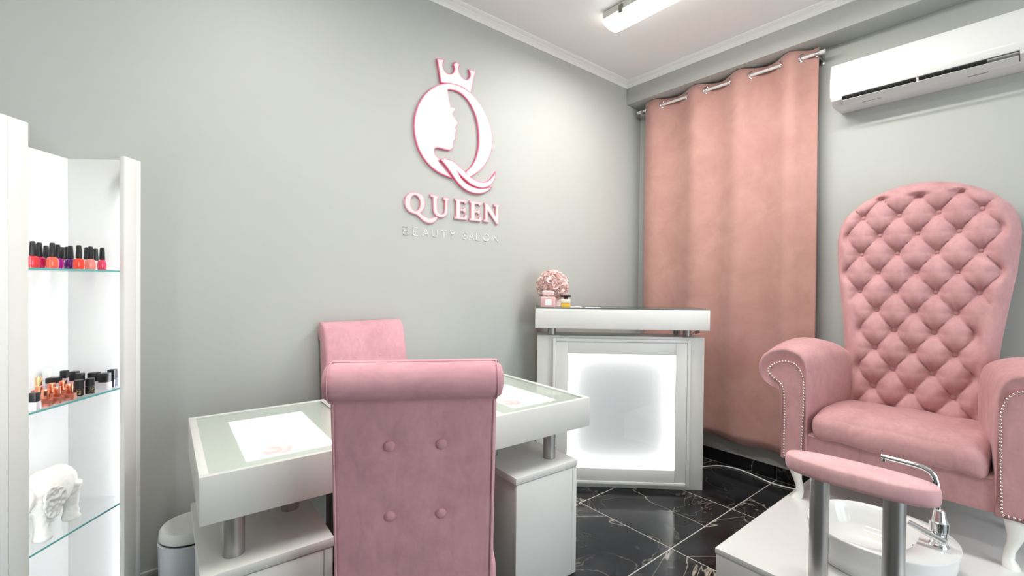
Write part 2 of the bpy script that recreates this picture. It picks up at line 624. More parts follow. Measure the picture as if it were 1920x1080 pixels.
# ------------------------------------------------------------------ ceiling lamps
def ceiling_lamp(cx, cy, L, label):
    t = thing('ceiling_lamp', label, 'lamp', (cx, cy, RZ))
    b = bm_new(); add_box(b, -0.074, 0.074, -L / 2 + 0.004, L / 2 - 0.004, -0.046, -0.001, 0.008)
    obj('housing', b, M['lamp_base'], t)
    b = bm_new()
    n, rows = 14, []
    ys = [-L / 2, -L / 2 + 0.012, -L / 2 + 0.035, L / 2 - 0.035, L / 2 - 0.012, L / 2]
    sc = [0.55, 0.86, 1.0, 1.0, 0.86, 0.55]
    for yy, s in zip(ys, sc):
        row = []
        for k in range(n + 1):
            a = pi * k / n
            row.append(b.verts.new((-0.069 * cos(a) * (0.85 + 0.15 * s), yy, -0.0465 - 0.050 * s * abs(sin(a)) ** 0.75)))
        rows.append(row)
    for A, B in zip(rows, rows[1:]):
        for k in range(n):
            b.faces.new((A[k], A[k + 1], B[k + 1], B[k]))
        b.faces.new((A[n], A[0], B[0], B[n]))
    b.faces.new(rows[0]); b.faces.new(rows[-1][::-1])
    obj('diffuser', b, M['lamp_glow'], t)
    for sy in (-1, 1):
        for sx in (-1, 1):
            b = bm_new(); add_box(b, sx * 0.076 - 0.006, sx * 0.076 + 0.006, -0.014, 0.014, -0.064, -0.018, 0.003)
            obj('clip', b, M['lamp_clip'], t, (0, sy * (L / 2 - 0.14), 0))
    return t


ceiling_lamp(LAMP_SPOTS[0][0], LAMP_SPOTS[0][1], 1.24, 'long white glowing ceiling lamp above the reception desk')
ceiling_lamp(LAMP_SPOTS[1][0], LAMP_SPOTS[1][1], 1.24, 'second long white ceiling lamp, the one above the manicure desk')
for i, (lx, ly) in enumerate(LAMP_SPOTS):
    area_light('lamp_light', (lx, ly, RZ - 0.10), 0.13, 1.2, LAMP_W[i], WARM)

# ------------------------------------------------------------------ wall sign
sign = thing('wall_sign', 'white and pink crown, letter and woman profile sign on the grey wall', 'sign', (-1.81, 0, 2.1))
SX, SZ = -1.81, 2.1


def smooth_poly(pts, it=1):
    """Chaikin corner cutting, sharp corners kept"""
    for _ in range(it):
        out = []
        n = len(pts)
        for i in range(n):
            p0, p1, p2 = Vector(pts[i - 1]), Vector(pts[i]), Vector(pts[(i + 1) % n])
            a, c = (p1 - p0), (p2 - p1)
            ang = a.angle(c) if a.length > 1e-9 and c.length > 1e-9 else 0
            if ang > radians(62):
                out.append(tuple(p1))
            else:
                out.append(tuple(p1 - a * 0.25)); out.append(tuple(p1 + c * 0.25))
        pts = out
    return pts


def plate_mesh(name, polys, y0, y1, grow=0.0):
    """flat plate from 2D polygons (first outer, others holes) through a filled curve"""
    cd = bpy.data.curves.new(name, 'CURVE')
    cd.dimensions = '2D'
    cd.fill_mode = 'BOTH'
    cd.extrude = abs(y1 - y0) / 2
    for poly in polys:
        s = cd.splines.new('POLY')
        s.points.add(len(poly) - 1)
        for p, (x, z) in zip(s.points, poly):
            p.co = (x - SX, z - SZ, 0, 1)
        s.use_cyclic_u = True
    cd.offset = grow
    tmp = bpy.data.objects.new(name, cd)
    COL.objects.link(tmp)
    bpy.context.view_layer.update()
    dg = bpy.context.evaluated_depsgraph_get()
    me = bpy.data.meshes.new_from_object(tmp.evaluated_get(dg))
    bpy.data.objects.remove(tmp)
    bpy.data.curves.remove(cd)
    me.transform(Matrix.Rotation(radians(90), 4, 'X'))
    me.transform(Matrix.Translation((0, (y0 + y1) / 2, 0)))
    return me


def area2(p):
    return sum(p[i - 1][0] * p[i][1] - p[i][0] * p[i - 1][1] for i in range(len(p)))


def sign_part(name, polys, face, edge, grow=0.0035, depth=0.014, y_base=0.0, it=1):
    pp = [smooth_poly(p, it) for p in polys]
    pp = [p if (area2(p) > 0) == (i == 0) else p[::-1] for i, p in enumerate(pp)]
    me = plate_mesh(name, pp, y_base - 0.001, y_base - depth, grow)
    me.name = name
    me.materials.append(edge)
    o = bpy.data.objects.new(name, me)
    COL.objects.link(o)
    o.parent = sign
    me2 = plate_mesh('face', pp, y_base - depth, y_base - depth - 0.002, -0.001)
    me2.materials.clear()
    me2.materials.append(face)
    f = bpy.data.objects.new('face', me2)
    COL.objects.link(f)
    f.parent = o
    return o


crown_p = [(-1.9342, 2.5256), (-1.8928, 2.5323), (-1.9013, 2.5169), (-1.9035, 2.4938), (-1.891, 2.4689), (-1.8623, 2.4581), (-1.831, 2.4727), (-1.816, 2.4999), (-1.8187, 2.5186), (-1.8277, 2.5245), (-1.8101, 2.5473), (-1.7881, 2.5367), (-1.7982, 2.5205), (-1.7954, 2.4919), (-1.7731, 2.4656), (-1.7375, 2.4593), (-1.7124, 2.4831), (-1.7073, 2.5102), (-1.7196, 2.5288), (-1.6764, 2.5316), (-1.687, 2.505), (-1.7115, 2.3966), (-1.7569, 2.4163), (-1.8279, 2.4184), (-1.9088, 2.4031)]
head_p = [(-1.8342, 2.4144), (-1.8718, 2.406), (-1.9388, 2.3745), (-1.9977, 2.3228), (-2.0434, 2.2539), (-2.07, 2.1756), (-2.0739, 2.0981), (-2.0586, 2.0296), (-2.0296, 1.9733), (-1.9825, 1.9244), (-1.9224, 1.8921), (-1.8392, 1.8761), (-1.8796, 1.9097), (-1.9143, 1.9413), (-1.929, 1.9569), (-1.9145, 1.9647), (-1.9413, 1.979), (-1.9559, 1.9996), (-1.9537, 2.0189), (-1.9358, 2.033), (-1.8869, 2.0318), (-1.8457, 2.0321), (-1.827, 2.0541), (-1.831, 2.0805), (-1.8121, 2.1061), (-1.8213, 2.1281), (-1.8074, 2.1485), (-1.8179, 2.168), (-1.8001, 2.1905), (-1.8067, 2.2086), (-1.8247, 2.2197), (-1.8389, 2.2359), (-1.8352, 2.2476), (-1.8176, 2.2757), (-1.8481, 2.2747), (-1.8599, 2.3277), (-1.8703, 2.3721), (-1.8403, 2.39)]
ring_p = [(-1.8594, 2.4084), (-1.7959, 2.4165), (-1.7169, 2.3985), (-1.6553, 2.353), (-1.5989, 2.2988), (-1.5581, 2.222), (-1.5428, 2.1443), (-1.5591, 2.06), (-1.6025, 1.9856), (-1.6508, 1.9378), (-1.7117, 1.8979), (-1.7386, 1.9215), (-1.6988, 1.9559), (-1.6653, 2.0089), (-1.6454, 2.0781), (-1.6406, 2.1471), (-1.6527, 2.2351), (-1.6794, 2.302), (-1.7231, 2.3524), (-1.7696, 2.3788), (-1.8149, 2.3873), (-1.8653, 2.3778)]
rib_p = [(-1.9072, 1.966), (-1.8678, 1.9741), (-1.8236, 1.9678), (-1.7782, 1.9405), (-1.7319, 1.9115), (-1.6845, 1.884), (-1.6153, 1.8738), (-1.5659, 1.8948), (-1.533, 1.9311), (-1.5215, 1.948), (-1.527, 1.9145), (-1.5513, 1.8784), (-1.5939, 1.8516), (-1.6429, 1.8448), (-1.6978, 1.8562), (-1.7448, 1.8817), (-1.7844, 1.9065), (-1.8039, 1.922), (-1.775, 1.8771), (-1.7379, 1.8527), (-1.684, 1.8368), (-1.6289, 1.8353), (-1.551, 1.8552), (-1.5936, 1.8241), (-1.6494, 1.8076), (-1.704, 1.8094), (-1.7575, 1.8267), (-1.8033, 1.8619), (-1.842, 1.905), (-1.8724, 1.9378)]
Qo = [(-2.0665, 1.7588), (-2.0432, 1.7583), (-2.0234, 1.7485), (-2.0093, 1.7307), (-2.0052, 1.7098), (-2.0089, 1.6844), (-2.0227, 1.6633), (-2.0364, 1.6512), (-2.0145, 1.6356), (-1.9864, 1.6266), (-1.9621, 1.6275), (-1.9293, 1.6405), (-1.9259, 1.6299), (-1.9414, 1.6121), (-1.9679, 1.6006), (-1.9983, 1.6033), (-2.0262, 1.6185), (-2.05, 1.6409), (-2.0772, 1.6452), (-2.1021, 1.653), (-2.1193, 1.672), (-2.1252, 1.6956), (-2.1216, 1.7238), (-2.1067, 1.7448), (-2.0877, 1.7553)]
Qi = [(-2.0664, 1.7476), (-2.0489, 1.7417), (-2.035, 1.7258), (-2.0301, 1.7033), (-2.0346, 1.678), (-2.0463, 1.6625), (-2.0618, 1.6556), (-2.0773, 1.6609), (-2.0909, 1.6787), (-2.0961, 1.7026), (-2.0913, 1.7276), (-2.0818, 1.741)]
Up = [(-1.9693, 1.7601), (-1.922, 1.756), (-1.924, 1.7456), (-1.9302, 1.7423), (-1.9297, 1.6823), (-1.9233, 1.663), (-1.9044, 1.6539), (-1.8854, 1.6577), (-1.875, 1.6735), (-1.8735, 1.74), (-1.8862, 1.744), (-1.8851, 1.7541), (-1.8509, 1.7546), (-1.8534, 1.7432), (-1.8606, 1.7398), (-1.86, 1.6751), (-1.8684, 1.6539), (-1.8895, 1.6418), (-1.9126, 1.6403), (-1.9356, 1.649), (-1.9481, 1.6658), (-1.9511, 1.6836), (-1.9529, 1.7485), (-1.968, 1.7502)]
E1 = [(-1.8087, 1.7561), (-1.7314, 1.7573), (-1.7312, 1.7402), (-1.7416, 1.7389), (-1.7462, 1.746), (-1.7754, 1.7444), (-1.775, 1.701), (-1.7481, 1.704), (-1.7472, 1.7098), (-1.7368, 1.7109), (-1.7365, 1.6862), (-1.747, 1.6851), (-1.7502, 1.6935), (-1.7749, 1.6909), (-1.7745, 1.652), (-1.743, 1.6539), (-1.7364, 1.6691), (-1.7241, 1.6703), (-1.7293, 1.6431), (-1.8098, 1.6429), (-1.809, 1.6512), (-1.7989, 1.6534), (-1.7998, 1.7471), (-1.8087, 1.7479)]
E2 = [(x + 0.1038, z) for x, z in E1]
Np = [(-1.5965, 1.756), (-1.577, 1.7563), (-1.5092, 1.68), (-1.5089, 1.7462), (-1.5225, 1.7467), (-1.5226, 1.7555), (-1.4822, 1.7573), (-1.4836, 1.7479), (-1.4922, 1.7453), (-1.491, 1.6415), (-1.5036, 1.6383), (-1.5742, 1.7171), (-1.5744, 1.6538), (-1.5636, 1.6528), (-1.5635, 1.6437), (-1.6016, 1.6442), (-1.6016, 1.6528), (-1.5905, 1.6554), (-1.5915, 1.7447), (-1.5964, 1.7469)]
sign_part('crown', [crown_p], M['sign_white'], M['sign_pink'])
sign_part('profile_plate', [head_p], M['sign_white'], M['sign_pink'], y_base=-0.0001)
sign_part('ring_plate', [ring_p], M['sign_white'], M['sign_pink'], depth=0.0145, it=2)
sign_part('ribbon_plate', [rib_p], M['sign_white'], M['sign_pink'], depth=0.016, it=2)
sign_part('letter', [Qo, Qi], M['sign_letter'], M['sign_rose'], it=2, grow=0.003, depth=0.011)
for P in (Up, E1, E2, Np):
    sign_part('letter', [P], M['sign_letter'], M['sign_rose'], it=0 if P is not Up else 1, grow=0.003, depth=0.011)

STROKES = {
    'B': [[(0, 0), (0, 1), (.6, 1), (.85, .85), (.85, .66), (.6, .53), (0, .53)], [(.6, .53), (.95, .4), (.95, .14), (.65, 0), (0, 0)]],
    'E': [[(.9, 1), (0, 1), (0, 0), (.9, 0)], [(0, .52), (.75, .52)]],
    'A': [[(0, 0), (.5, 1), (1, 0)], [(.2, .36), (.8, .36)]],
    'U': [[(0, 1), (0, .3), (.2, .04), (.5, 0), (.8, .04), (1, .3), (1, 1)]],
    'T': [[(0, 1), (1, 1)], [(.5, 1), (.5, 0)]],
    'Y': [[(0, 1), (.5, .5), (1, 1)], [(.5, .5), (.5, 0)]],
    'S': [[(.95, .85), (.6, 1), (.3, .98), (.05, .8), (.2, .58), (.75, .44), (.95, .22), (.7, .03), (.35, 0), (0, .15)]],
    'L': [[(0, 1), (0, 0), (.9, 0)]],
    'O': [[(.5, 0), (.15, .1), (0, .5), (.15, .9), (.5, 1), (.85, .9), (1, .5), (.85, .1), (.5, 0)]],
    'N': [[(0, 0), (0, 1), (1, 0), (1, 1)]],
}
SUB = [('B', -2.1277, -2.0936), ('E', -2.0705, -2.0405), ('A', -2.0136, -1.9755), ('U', -1.953, -1.92), ('T', -1.8927, -1.8608), ('Y', -1.8349, -1.8021),
       ('S', -1.744, -1.7144), ('A', -1.7028, -1.6703), ('L', -1.6491, -1.6229), ('O', -1.5988, -1.5523), ('N', -1.525, -1.4846)]
for ch, xa, xb in SUB:
    b = bm_new()
    for st in STROKES[ch]:
        P2 = [Vector((xa + u * (xb - xa), 1.527 + v * 0.041)) for u, v in st]
        for p, q in zip(P2, P2[1:]):
            d = (q - p).normalized() * 0.0016
            n2 = Vector((-d.y, d.x))
            A = [p - d + n2, p - d - n2, q + d - n2, q + d + n2]
            add_prism(b, [(v.x - SX, v.y - SZ) for v in A], 'y', -0.0035, -0.0002)
    obj('small_letter', b, M['sub_white'], sign, flat=True)

# ------------------------------------------------------------------ curtain and rod
rod = thing('curtain_rod', 'slim white metal curtain rod under the ceiling beam', 'curtain rod', (-0.1, -0.7, 2.657))
b = bm_new(); add_tube(b, [(0, 0.645, 0), (0, -0.645, 0)], 0.0095, 14)
obj('pole', b, M['gloss_white'], rod)
for s in (1, -1):
    b = bm_new(); add_tube(b, [(0, s * 0.627, 0), (0, s * 0.652, 0)], 0.0125, 14)
    obj('finial', b, M['gloss_white'], rod)
    b = bm_new()
    add_box(b, 0.0, 0.098, s * 0.608 - 0.006, s * 0.608 + 0.006, -0.018, -0.008, 0.002)
    add_tube(b, [(0, s * 0.608 - 0.008, -0.001), (0, s * 0.608 + 0.008, -0.001)], 0.0135, 14)
    add_box(b, 0.092, 0.099, s * 0.608 - 0.014, s * 0.608 + 0.014, -0.04, 0.02, 0.002)
    obj('bracket', b, M['steel'], rod)

CUR = tag(bpy.data.objects.new('curtain', None), 'dusty pink velvet eyelet curtain hanging on the right wall', 'curtain')
COL.objects.link(CUR)
CUR.location = (-0.1, -0.7, 2.657)
cross = [-0.120, -0.274, -0.474, -0.625, -0.789, -0.936, -1.108, -1.234, -1.315]   # where cloth passes the rod
def wave_phase(y):
    if y >= cross[0]:
        return 0.0
    for k in range(len(cross) - 1):
        if cross[k] >= y >= cross[k + 1]:
            return k + (cross[k] - y) / (cross[k] - cross[k + 1])
    return float(len(cross) - 1)


b = bm_new()
NY, NZ = 150, 46
ztop, zbot = 2.703, 0.212
rows = []
for j in range(NZ + 1):
    v = j / NZ
    row = []
    for i in range(NY + 1):
        u = i / NY
        y = cross[0] + (cross[-1] - cross[0]) * u
        ph = wave_phase(y)
        A = 0.034 * (1 - 0.55 * v ** 0.8)
        x = -A * sin(pi * ph) - 0.004 * v
        if ph > 7:
            x = A * 0.6 * sin(pi / 2 * min(1.0, (ph - 7) * 1.5)) - 0.004 * v
        x += 0.010 * v * sin(9 * u + 2.2 * v) + 0.006 * v * sin(23 * u - 4 * v) + 0.003 * sin(31 * u + 7 * v) * v
        yy = y + 0.010 * v * sin(5 * v + 8 * u) - (0.004 * v if u > .9 else 0)
        z = ztop + (zbot - ztop) * v
        if j == 0:
            z += 0.006 * sin(pi * ph)
        if v > .97:
            z += 0.012 * sin(7 * u) * (v - .97) / .03
        # a small pinch at the eyelet height
        row.append(b.verts.new((x, yy + 0.7, z - 2.657)))
    rows.append(row)
for A, B in zip(rows, rows[1:]):
    for i in range(NY):
        b.faces.new((A[i], A[i + 1], B[i + 1], B[i]))
cl = obj('cloth', b, M['curtain'], CUR, angle=180)
so = cl.modifiers.new('thickness', 'SOLIDIFY'); so.thickness = 0.004; so.offset = 0
for k, yc in enumerate(cross[:-1]):
    b = bm_new()
    ring = [(0.0, 0.023 * cos(2 * pi * q / 18), 0.023 * sin(2 * pi * q / 18)) for q in range(18)]
    add_tube(b, ring, 0.0055, 8, closed=True)
    yaw_k = radians(58 if k % 2 else -58)
    obj('grommet', b, M['chrome'], CUR, (0, yc + 0.7, 0.0), (0, 0, yaw_k))

# ------------------------------------------------------------------ air conditioner
AC = thing('air_conditioner', 'white wall mounted air conditioner above the tall pink armchair', 'air conditioner', (0, -1.815, 2.41))
AH = 0.405
pr = [(0, 0.112), (-0.165, 0.112), (-0.188, 0.106), (-0.197, 0.085), (-0.203, 0.03), (-0.206, -0.03), (-0.205, -0.070), (-0.199, -0.080), (-0.16, -0.083), (-0.16, -0.086), (0, -0.086)]
b = bm_new(); add_prism(b, pr, 'y', -AH, AH)
bmesh.ops.bevel(b, geom=[e for e in b.edges if abs(e.verts[0].co.y - e.verts[1].co.y) < 1e-6 and abs(abs(e.verts[0].co.y) - AH) < 1e-6], offset=0.006, segments=2, affect='EDGES', clamp_overlap=True)
obj('front_cover', b, M['ac_white'], AC, angle=40)
# underside housing with the air slot
b = bm_new()
up_ = [(-0.190, -0.088), (-0.186, -0.104), (-0.155, -0.122), (0, -0.124), (0, -0.084), (-0.155, -0.084)]
add_prism(b, [(0, -0.084), (-0.150, -0.084), (-0.150, -0.116), (-0.120, -0.122), (-0.02, -0.120), (0, -0.116)], 'y', -AH + 0.004, AH - 0.004)
for y0, y1 in ((-AH + 0.004, -AH + 0.088), (AH - 0.055, AH - 0.004)):
    add_prism(b, [(-0.14, -0.084), (-0.203, -0.082), (-0.198, -0.096), (-0.165, -0.117), (-0.14, -0.120)], 'y', y0, y1)
obj('lower_housing', b, M['ac_grey'], AC, angle=30)
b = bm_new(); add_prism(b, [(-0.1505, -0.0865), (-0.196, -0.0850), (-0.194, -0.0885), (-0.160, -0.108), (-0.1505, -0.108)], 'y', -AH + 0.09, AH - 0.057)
obj('slot_shade', b, M['dark'], AC)  # solid dark wedge, paints the shade inside the hollow slot
b = bm_new(); add_prism(b, [(-0.199, -0.103), (-0.203, -0.106), (-0.163, -0.128), (-0.158, -0.124)], 'y', -AH + 0.092, AH - 0.059)
obj('louver', b, M['ac_white'], AC, angle=30)
b = bm_new(); add_prism(b, [(-0.165, -0.0862), (-0.197, -0.0862), (-0.1955, -0.0895), (-0.168, -0.1055), (-0.165, -0.1055)], 'y', -0.0012, 0.0012)
vane0 = obj('vane', b, M['ac_vane'], AC, (0, AH - 0.075, 0))
k = 0
yv = AH - 0.105
while yv > -AH + 0.22:
    link_copy(vane0, AC, (0, yv, 0))
    yv -= 0.03
b = bm_new(); add_prism(b, [(-0.17, -0.083), (-0.199, -0.083), (-0.186, -0.112), (-0.168, -0.114)], 'y', -0.004, 0.004)
obj('slot_divider', b, M['ac_white'], AC, (0, 0.03, 0))
b = bm_new(); add_prism(b, [(-0.152, -0.0862), (-0.1975, -0.0852), (-0.1955, -0.090), (-0.162, -0.1095), (-0.152, -0.1095)], 'y', -AH + 0.09, -AH + 0.19)
obj('slot_filler', b, M['grey_print'], AC)
for a0 in range(4):
    box_part('print_mark', AC, M['grey_print'], -0.138, -0.132, AH - 0.15 - a0 * 0.022, AH - 0.135 - a0 * 0.022, -0.1215, -0.1185, 0)
box_part('print_mark', AC, M['grey_print'], -0.130, -0.124, -AH + 0.19, -AH + 0.26, -0.1225, -0.1195, 0)

# ------------------------------------------------------------------ display cabinet (diagonal, left)
DA = math.atan2(0.803, 0.596)
CAB = thing('display_cabinet', 'tall white open display cabinet with glass shelves at the left edge', 'cabinet', (-3.509, -0.506, 0), DA)
# local x along the front (s), local y = into the cabinet (q); front plane q = 0
S0, S1, Q1, HT = -0.016, 0.468, 0.249, 1.70
box_part('base', CAB, M['cabinet_white'], S0 + 0.022, S1 - 0.022, 0.012, Q1, 0.0, 0.08)
box_part('side_panel', CAB, M['cabinet_white'], S0, S0 + 0.022, 0.0, Q1, 0.0, HT)
box_part('side_panel', CAB, M['cabinet_white'], S1 - 0.022, S1, 0.0, Q1, 0.0, HT)
box_part('back_panel', CAB, M['cabinet_white'], S0 + 0.022, S1 - 0.022, Q1 - 0.014, Q1, 0.0, HT)
box_part('stile', CAB, M['laminate'], S0 + 0.0225, 0.060, 0.0, 0.016, 0.0, HT)
box_part('stile', CAB, M['laminate'], 0.392, S1 - 0.0225, 0.0, 0.016, 0.0, HT)
for xs in (0.054, 0.418):
    box_part('led_strip', CAB, M['led'], xs - 0.004, xs + 0.004, 0.0165, 0.021, 0.10, HT - 0.12, 0.001)
SHELF = (1.300, 0.889, 0.482)
for z in SHELF:
    b = bm_new()
    fs = add_box(b, S0 + 0.0225, S1 - 0.0225, 0.018, Q1 - 0.0145, z - 0.006, z)
    for f in fs:
        if abs(f.calc_center_median().y - 0.018) < 1e-4:
            f.material_index = 1
    o = obj('shelf', b, [M['pane'], M['glass_edge']], CAB, flat=True)
    o['label'] = 'clear glass shelf with a green edge'

# ------------------------------------------------------------------ bottles
def cab_world(s, q, z):
    ca, sa = cos(DA), sin(DA)
    return Vector((-3.509 + ca * s - sa * q, -0.506 + sa * s + ca * q, z))


def round_polish_mesh():
    b = bm_new()
    prof = [(0, 0.0008), (0.0125, 0), (0.0142, 0.002), (0.0148, 0.010), (0.0146, 0.021), (0.0125, 0.0285), (0.0075, 0.032), (0.0055, 0.033), (0, 0.033)]
    add_lathe(b, prof, seg=16, sx=1.0, sy=0.86)
    return b


def round_cap_mesh():
    b = bm_new()
    add_lathe(b, [(0, 0.0328), (0.0074, 0.0328), (0.0077, 0.036), (0.0060, 0.069), (0.0048, 0.0722), (0, 0.073)], seg=14)
    return b


def bottle(name, label, s, q, z, body_bm, body_m, cap_bm, cap_m, rot=0.0, scale=1.0, group=None):
    t = thing(name, label, 'bottle', cab_world(s, q, z + 0.0008), DA + rot, group)
    t.scale = (scale, scale, scale)
    bo = obj('glass_body', body_bm, body_m, t)
    ca_ = obj('cap', cap_bm, cap_m, t)
    return t


PC = {
    'red': (0.62, 0.03, 0.04), 'magenta': (0.55, 0.006, 0.10), 'coral': (0.90, 0.13, 0.075), 'purple': (0.36, 0.008, 0.24),
    'violet': (0.10, 0.003, 0.14), 'orange': (0.88, 0.06, 0.03), 'peach': (0.85, 0.26, 0.22), 'hotpink': (0.75, 0.06, 0.13),
    'lilac': (0.55, 0.40, 0.48), 'blush': (0.80, 0.42, 0.46), 'clear': (0.70, 0.66, 0.70),
}
PM = {k: polish(k, v) for k, v in PC.items()}
G1 = 'nail polish bottles on the top glass shelf'
top_bottles = [
    ('red', 0.118, 0.045, 'red nail polish bottle half hidden by the left stile, top shelf'),
    ('magenta', 0.166, 0.072, 'crimson magenta nail polish bottle between the red and coral ones'),
    ('violet', 0.229, 0.140, 'nail polish at the back of the top shelf behind the crimson magenta one'),
    ('blush', 0.293, 0.170, 'nail polish at the back of the top shelf just left of the coral one'),
    ('coral', 0.170, 0.038, 'large coral orange nail polish bottle at front of top shelf'),
    ('purple', 0.245, 0.090, 'bright purple nail polish bottle right of the large coral one'),
    ('lilac', 0.363, 0.182, 'pale lilac nail polish behind the bright purple bottle'),
    ('red', 0.345, 0.150, 'nail polish at the back of the top shelf behind the dark violet one'),
    ('violet', 0.291, 0.092, 'dark violet nail polish bottle left of the orange red one'),
    ('orange', 0.259, 0.038, 'orange red nail polish bottle in the middle of the top shelf'),
    ('blush', 0.352, 0.092, 'blush nail polish peeking out behind the peach bottle'),
    ('peach', 0.310, 0.045, 'peach pink nail polish bottle second from the right, top shelf'),
    ('clear', 0.420, 0.120, 'clear nail polish with dark cap between the peach and hot pink bottles'),
    ('hotpink', 0.356, 0.045, 'hot pink nail polish bottle at the right end of top shelf'),
]
for col, s, q, lab in top_bottles:
    bottle('polish_bottle', lab, s, q, SHELF[0], round_polish_mesh(), PM[col], round_cap_mesh(), M['black'], random.uniform(-.5, .5), 1.06, G1)


def square_body(w, h):
    b = bm_new(); add_box(b, -w / 2, w / 2, -w / 2, w / 2, 0, h, 0.0015, 2); return b


def square_cap(w, z0, z1):
    b = bm_new(); add_box(b, -w / 2, w / 2, -w / 2, w / 2, z0 + 0.0006, z1, 0.0012, 2); return b


def cyl_body(r, h):
    b = bm_new(); add_lathe(b, [(0, 0), (r * .95, 0), (r, 0.002), (r, h - 0.002), (r * .9, h), (0, h)], seg=18); return b


def cyl_cap(r, z0, z1):
    b = bm_new(); add_lathe(b, [(0, z0 + .0006), (r, z0 + .0006), (r, z1 - .001), (r * .94, z1), (0, z1)], seg=18); return b


G2 = 'nail polish bottles on the middle glass shelf'
z2 = SHELF[1]
rg = [(0.151, 0.040, 'rose gold square nail polish, leftmost of the three in front', 1.0),
      (0.188, 0.040, 'rose gold square nail polish, middle of the three in front', 1.0),
      (0.229, 0.040, 'rose gold square nail polish, rightmost of the three in front', 1.0),
      (0.192, 0.098, 'rose gold nail polish in second row behind the leftmost front one', 1.0),
      (0.235, 0.100, 'rose gold nail polish in second row behind the middle front one', 1.0),
      (0.273, 0.100, 'rose gold nail polish in second row behind the rightmost front one', 1.0)]
for s, q, lab, sc in rg:
    bottle('polish_bottle', lab, s, q, z2, square_body(0.026, 0.019), M['gold_body'], square_cap(0.0145, 0.019, 0.050), M['gold'], 0.35, sc, G2)
bottle('polish_bottle', 'pale gold capped nail polish at back left of the middle shelf', 0.267, 0.17, z2, square_body(0.026, 0.022), M['gold_body'], cyl_cap(0.0085, 0.022, 0.062), M['yellow_gold'], 0.3, 1.0, G2)
bottle('polish_bottle', 'small clear nail polish with black cap by the left stile', 0.108, 0.032, z2, square_body(0.022, 0.024), PM['clear'], square_cap(0.020, 0.024, 0.050), M['black'], 0.2, 1.0, G2)
bottle('polish_bottle', 'squat dark capped nail polish behind the rose gold second row', 0.314, 0.165, z2, square_body(0.030, 0.034), PM['lilac'], square_cap(0.030, 0.034, 0.052), M['black'], 0.2, 1.0, G2)
bottle('polish_bottle', 'tall white nail polish standing at the very back of the shelf', 0.345, 0.215, z2, square_body(0.022, 0.036), PM['clear'], square_cap(0.018, 0.036, 0.072), M['paper'], 0.2, 1.0, G2)
bottle('polish_bottle', 'dark grey capped nail polish in back row near the cabinet corner', 0.38, 0.19, z2, square_body(0.020, 0.036), PM['lilac'], square_cap(0.018, 0.036, 0.062), M['black'], 0.2, 1.0, G2)
bottle('polish_bottle', 'black glitter nail polish right beside the rose gold bottles', 0.279, 0.055, z2, cyl_body(0.0128, 0.024), M['glitter'], cyl_cap(0.0124, 0.024, 0.051), M['black'], 0.0, 1.0, G2)
bottle('polish_bottle', 'black and gold glitter nail polish, second from the rose gold ones', 0.308, 0.045, z2, cyl_body(0.0128, 0.026), M['glitter'], cyl_cap(0.0124, 0.026, 0.050), M['black'], 1.0, 1.0, G2)
bottle('polish_bottle', 'black capped nail polish behind the black glitter one, farther left', 0.366, 0.145, z2, square_body(0.022, 0.030), PM['blush'], square_cap(0.020, 0.030, 0.062), M['black'], 0.1, 1.0, G2)
bottle('polish_bottle', 'black capped nail polish behind the black and gold glitter one', 0.345, 0.108, z2, square_body(0.020, 0.030), PM['lilac'], square_cap(0.018, 0.030, 0.060), M['black'], 0.1, 1.0, G2)
bottle('polish_bottle', 'white nail polish with wide black cap behind the glitter pair', 0.378, 0.09, z2, square_body(0.026, 0.026), PM['clear'], square_cap(0.026, 0.026, 0.056), M['black'], 0.1, 1.0, G2)
bottle('polish_bottle', 'clear white nail polish with black cap, second from the right end', 0.366, 0.045, z2, square_body(0.028, 0.025), PM['clear'], square_cap(0.026, 0.025, 0.056), M['black'], 0.15, 1.0, G2)
bottle('polish_bottle', 'blue black nail polish at the right end of the middle shelf', 0.402, 0.048, z2, square_body(0.022, 0.028), polish('navy', (0.012, 0.016, 0.05)), square_cap(0.021, 0.028, 0.062), M['black'], 0.15, 1.0, G2)

# ------------------------------------------------------------------ white animal figurine
FIG = thing('animal_figurine', 'white textured plaster elephant figurine on the lowest glass shelf', 'figurine', cab_world(0.208, 0.10, SHELF[2] + 0.001), DA + radians(180 + 12))
b = bm_new()
# head points to local +x (to the left / front in the cabinet)
add_sphere(b, (0.0, 0, 0.122), 0.062, 20, 14, (1.45, 0.95, 1.12))
add_sphere(b, (-0.055, 0, 0.125), 0.054, 16, 12, (1.0, 0.95, 1.15))
add_sphere(b, (0.105, 0, 0.135), 0.042, 16, 12, (1.0, 0.9, 1.1))
for (lx, ly, h) in ((0.055, 0.030, 0.1), (0.050, -0.032, 0.1), (-0.072, 0.030, 0.1), (-0.066, -0.032, 0.1)):
    add_lathe(b, [(0, 0), (0.023, 0.0), (0.0245, 0.006), (0.021, 0.018), (0.0185, 0.045), (0.022, 0.085), (0.03, 0.12), (0, 0.125)], (lx, ly, 0), 14)
add_tube(b, [(0.135, 0, 0.135), (0.158, 0, 0.11), (0.165, 0, 0.075), (0.160, 0, 0.04), (0.172, 0, 0.022)], [0.022, 0.018, 0.014, 0.011, 0.009], 10)
add_tube(b, [(-0.105, 0, 0.14), (-0.118, 0, 0.11), (-0.116, 0, 0.075)], [0.006, 0.005, 0.004], 8)
body = obj('body', b, M['figurine'], FIG)
rm = body.modifiers.new('remesh', 'REMESH'); rm.mode = 'VOXEL'; rm.voxel_size = 0.0042; rm.use_smooth_shade = True
tex = bpy.data.textures.new('plaster_relief', 'CLOUDS'); tex.noise_scale = 0.014
dm = body.modifiers.new('relief', 'DISPLACE'); dm.texture = tex; dm.strength = 0.006; dm.mid_level = 0.5
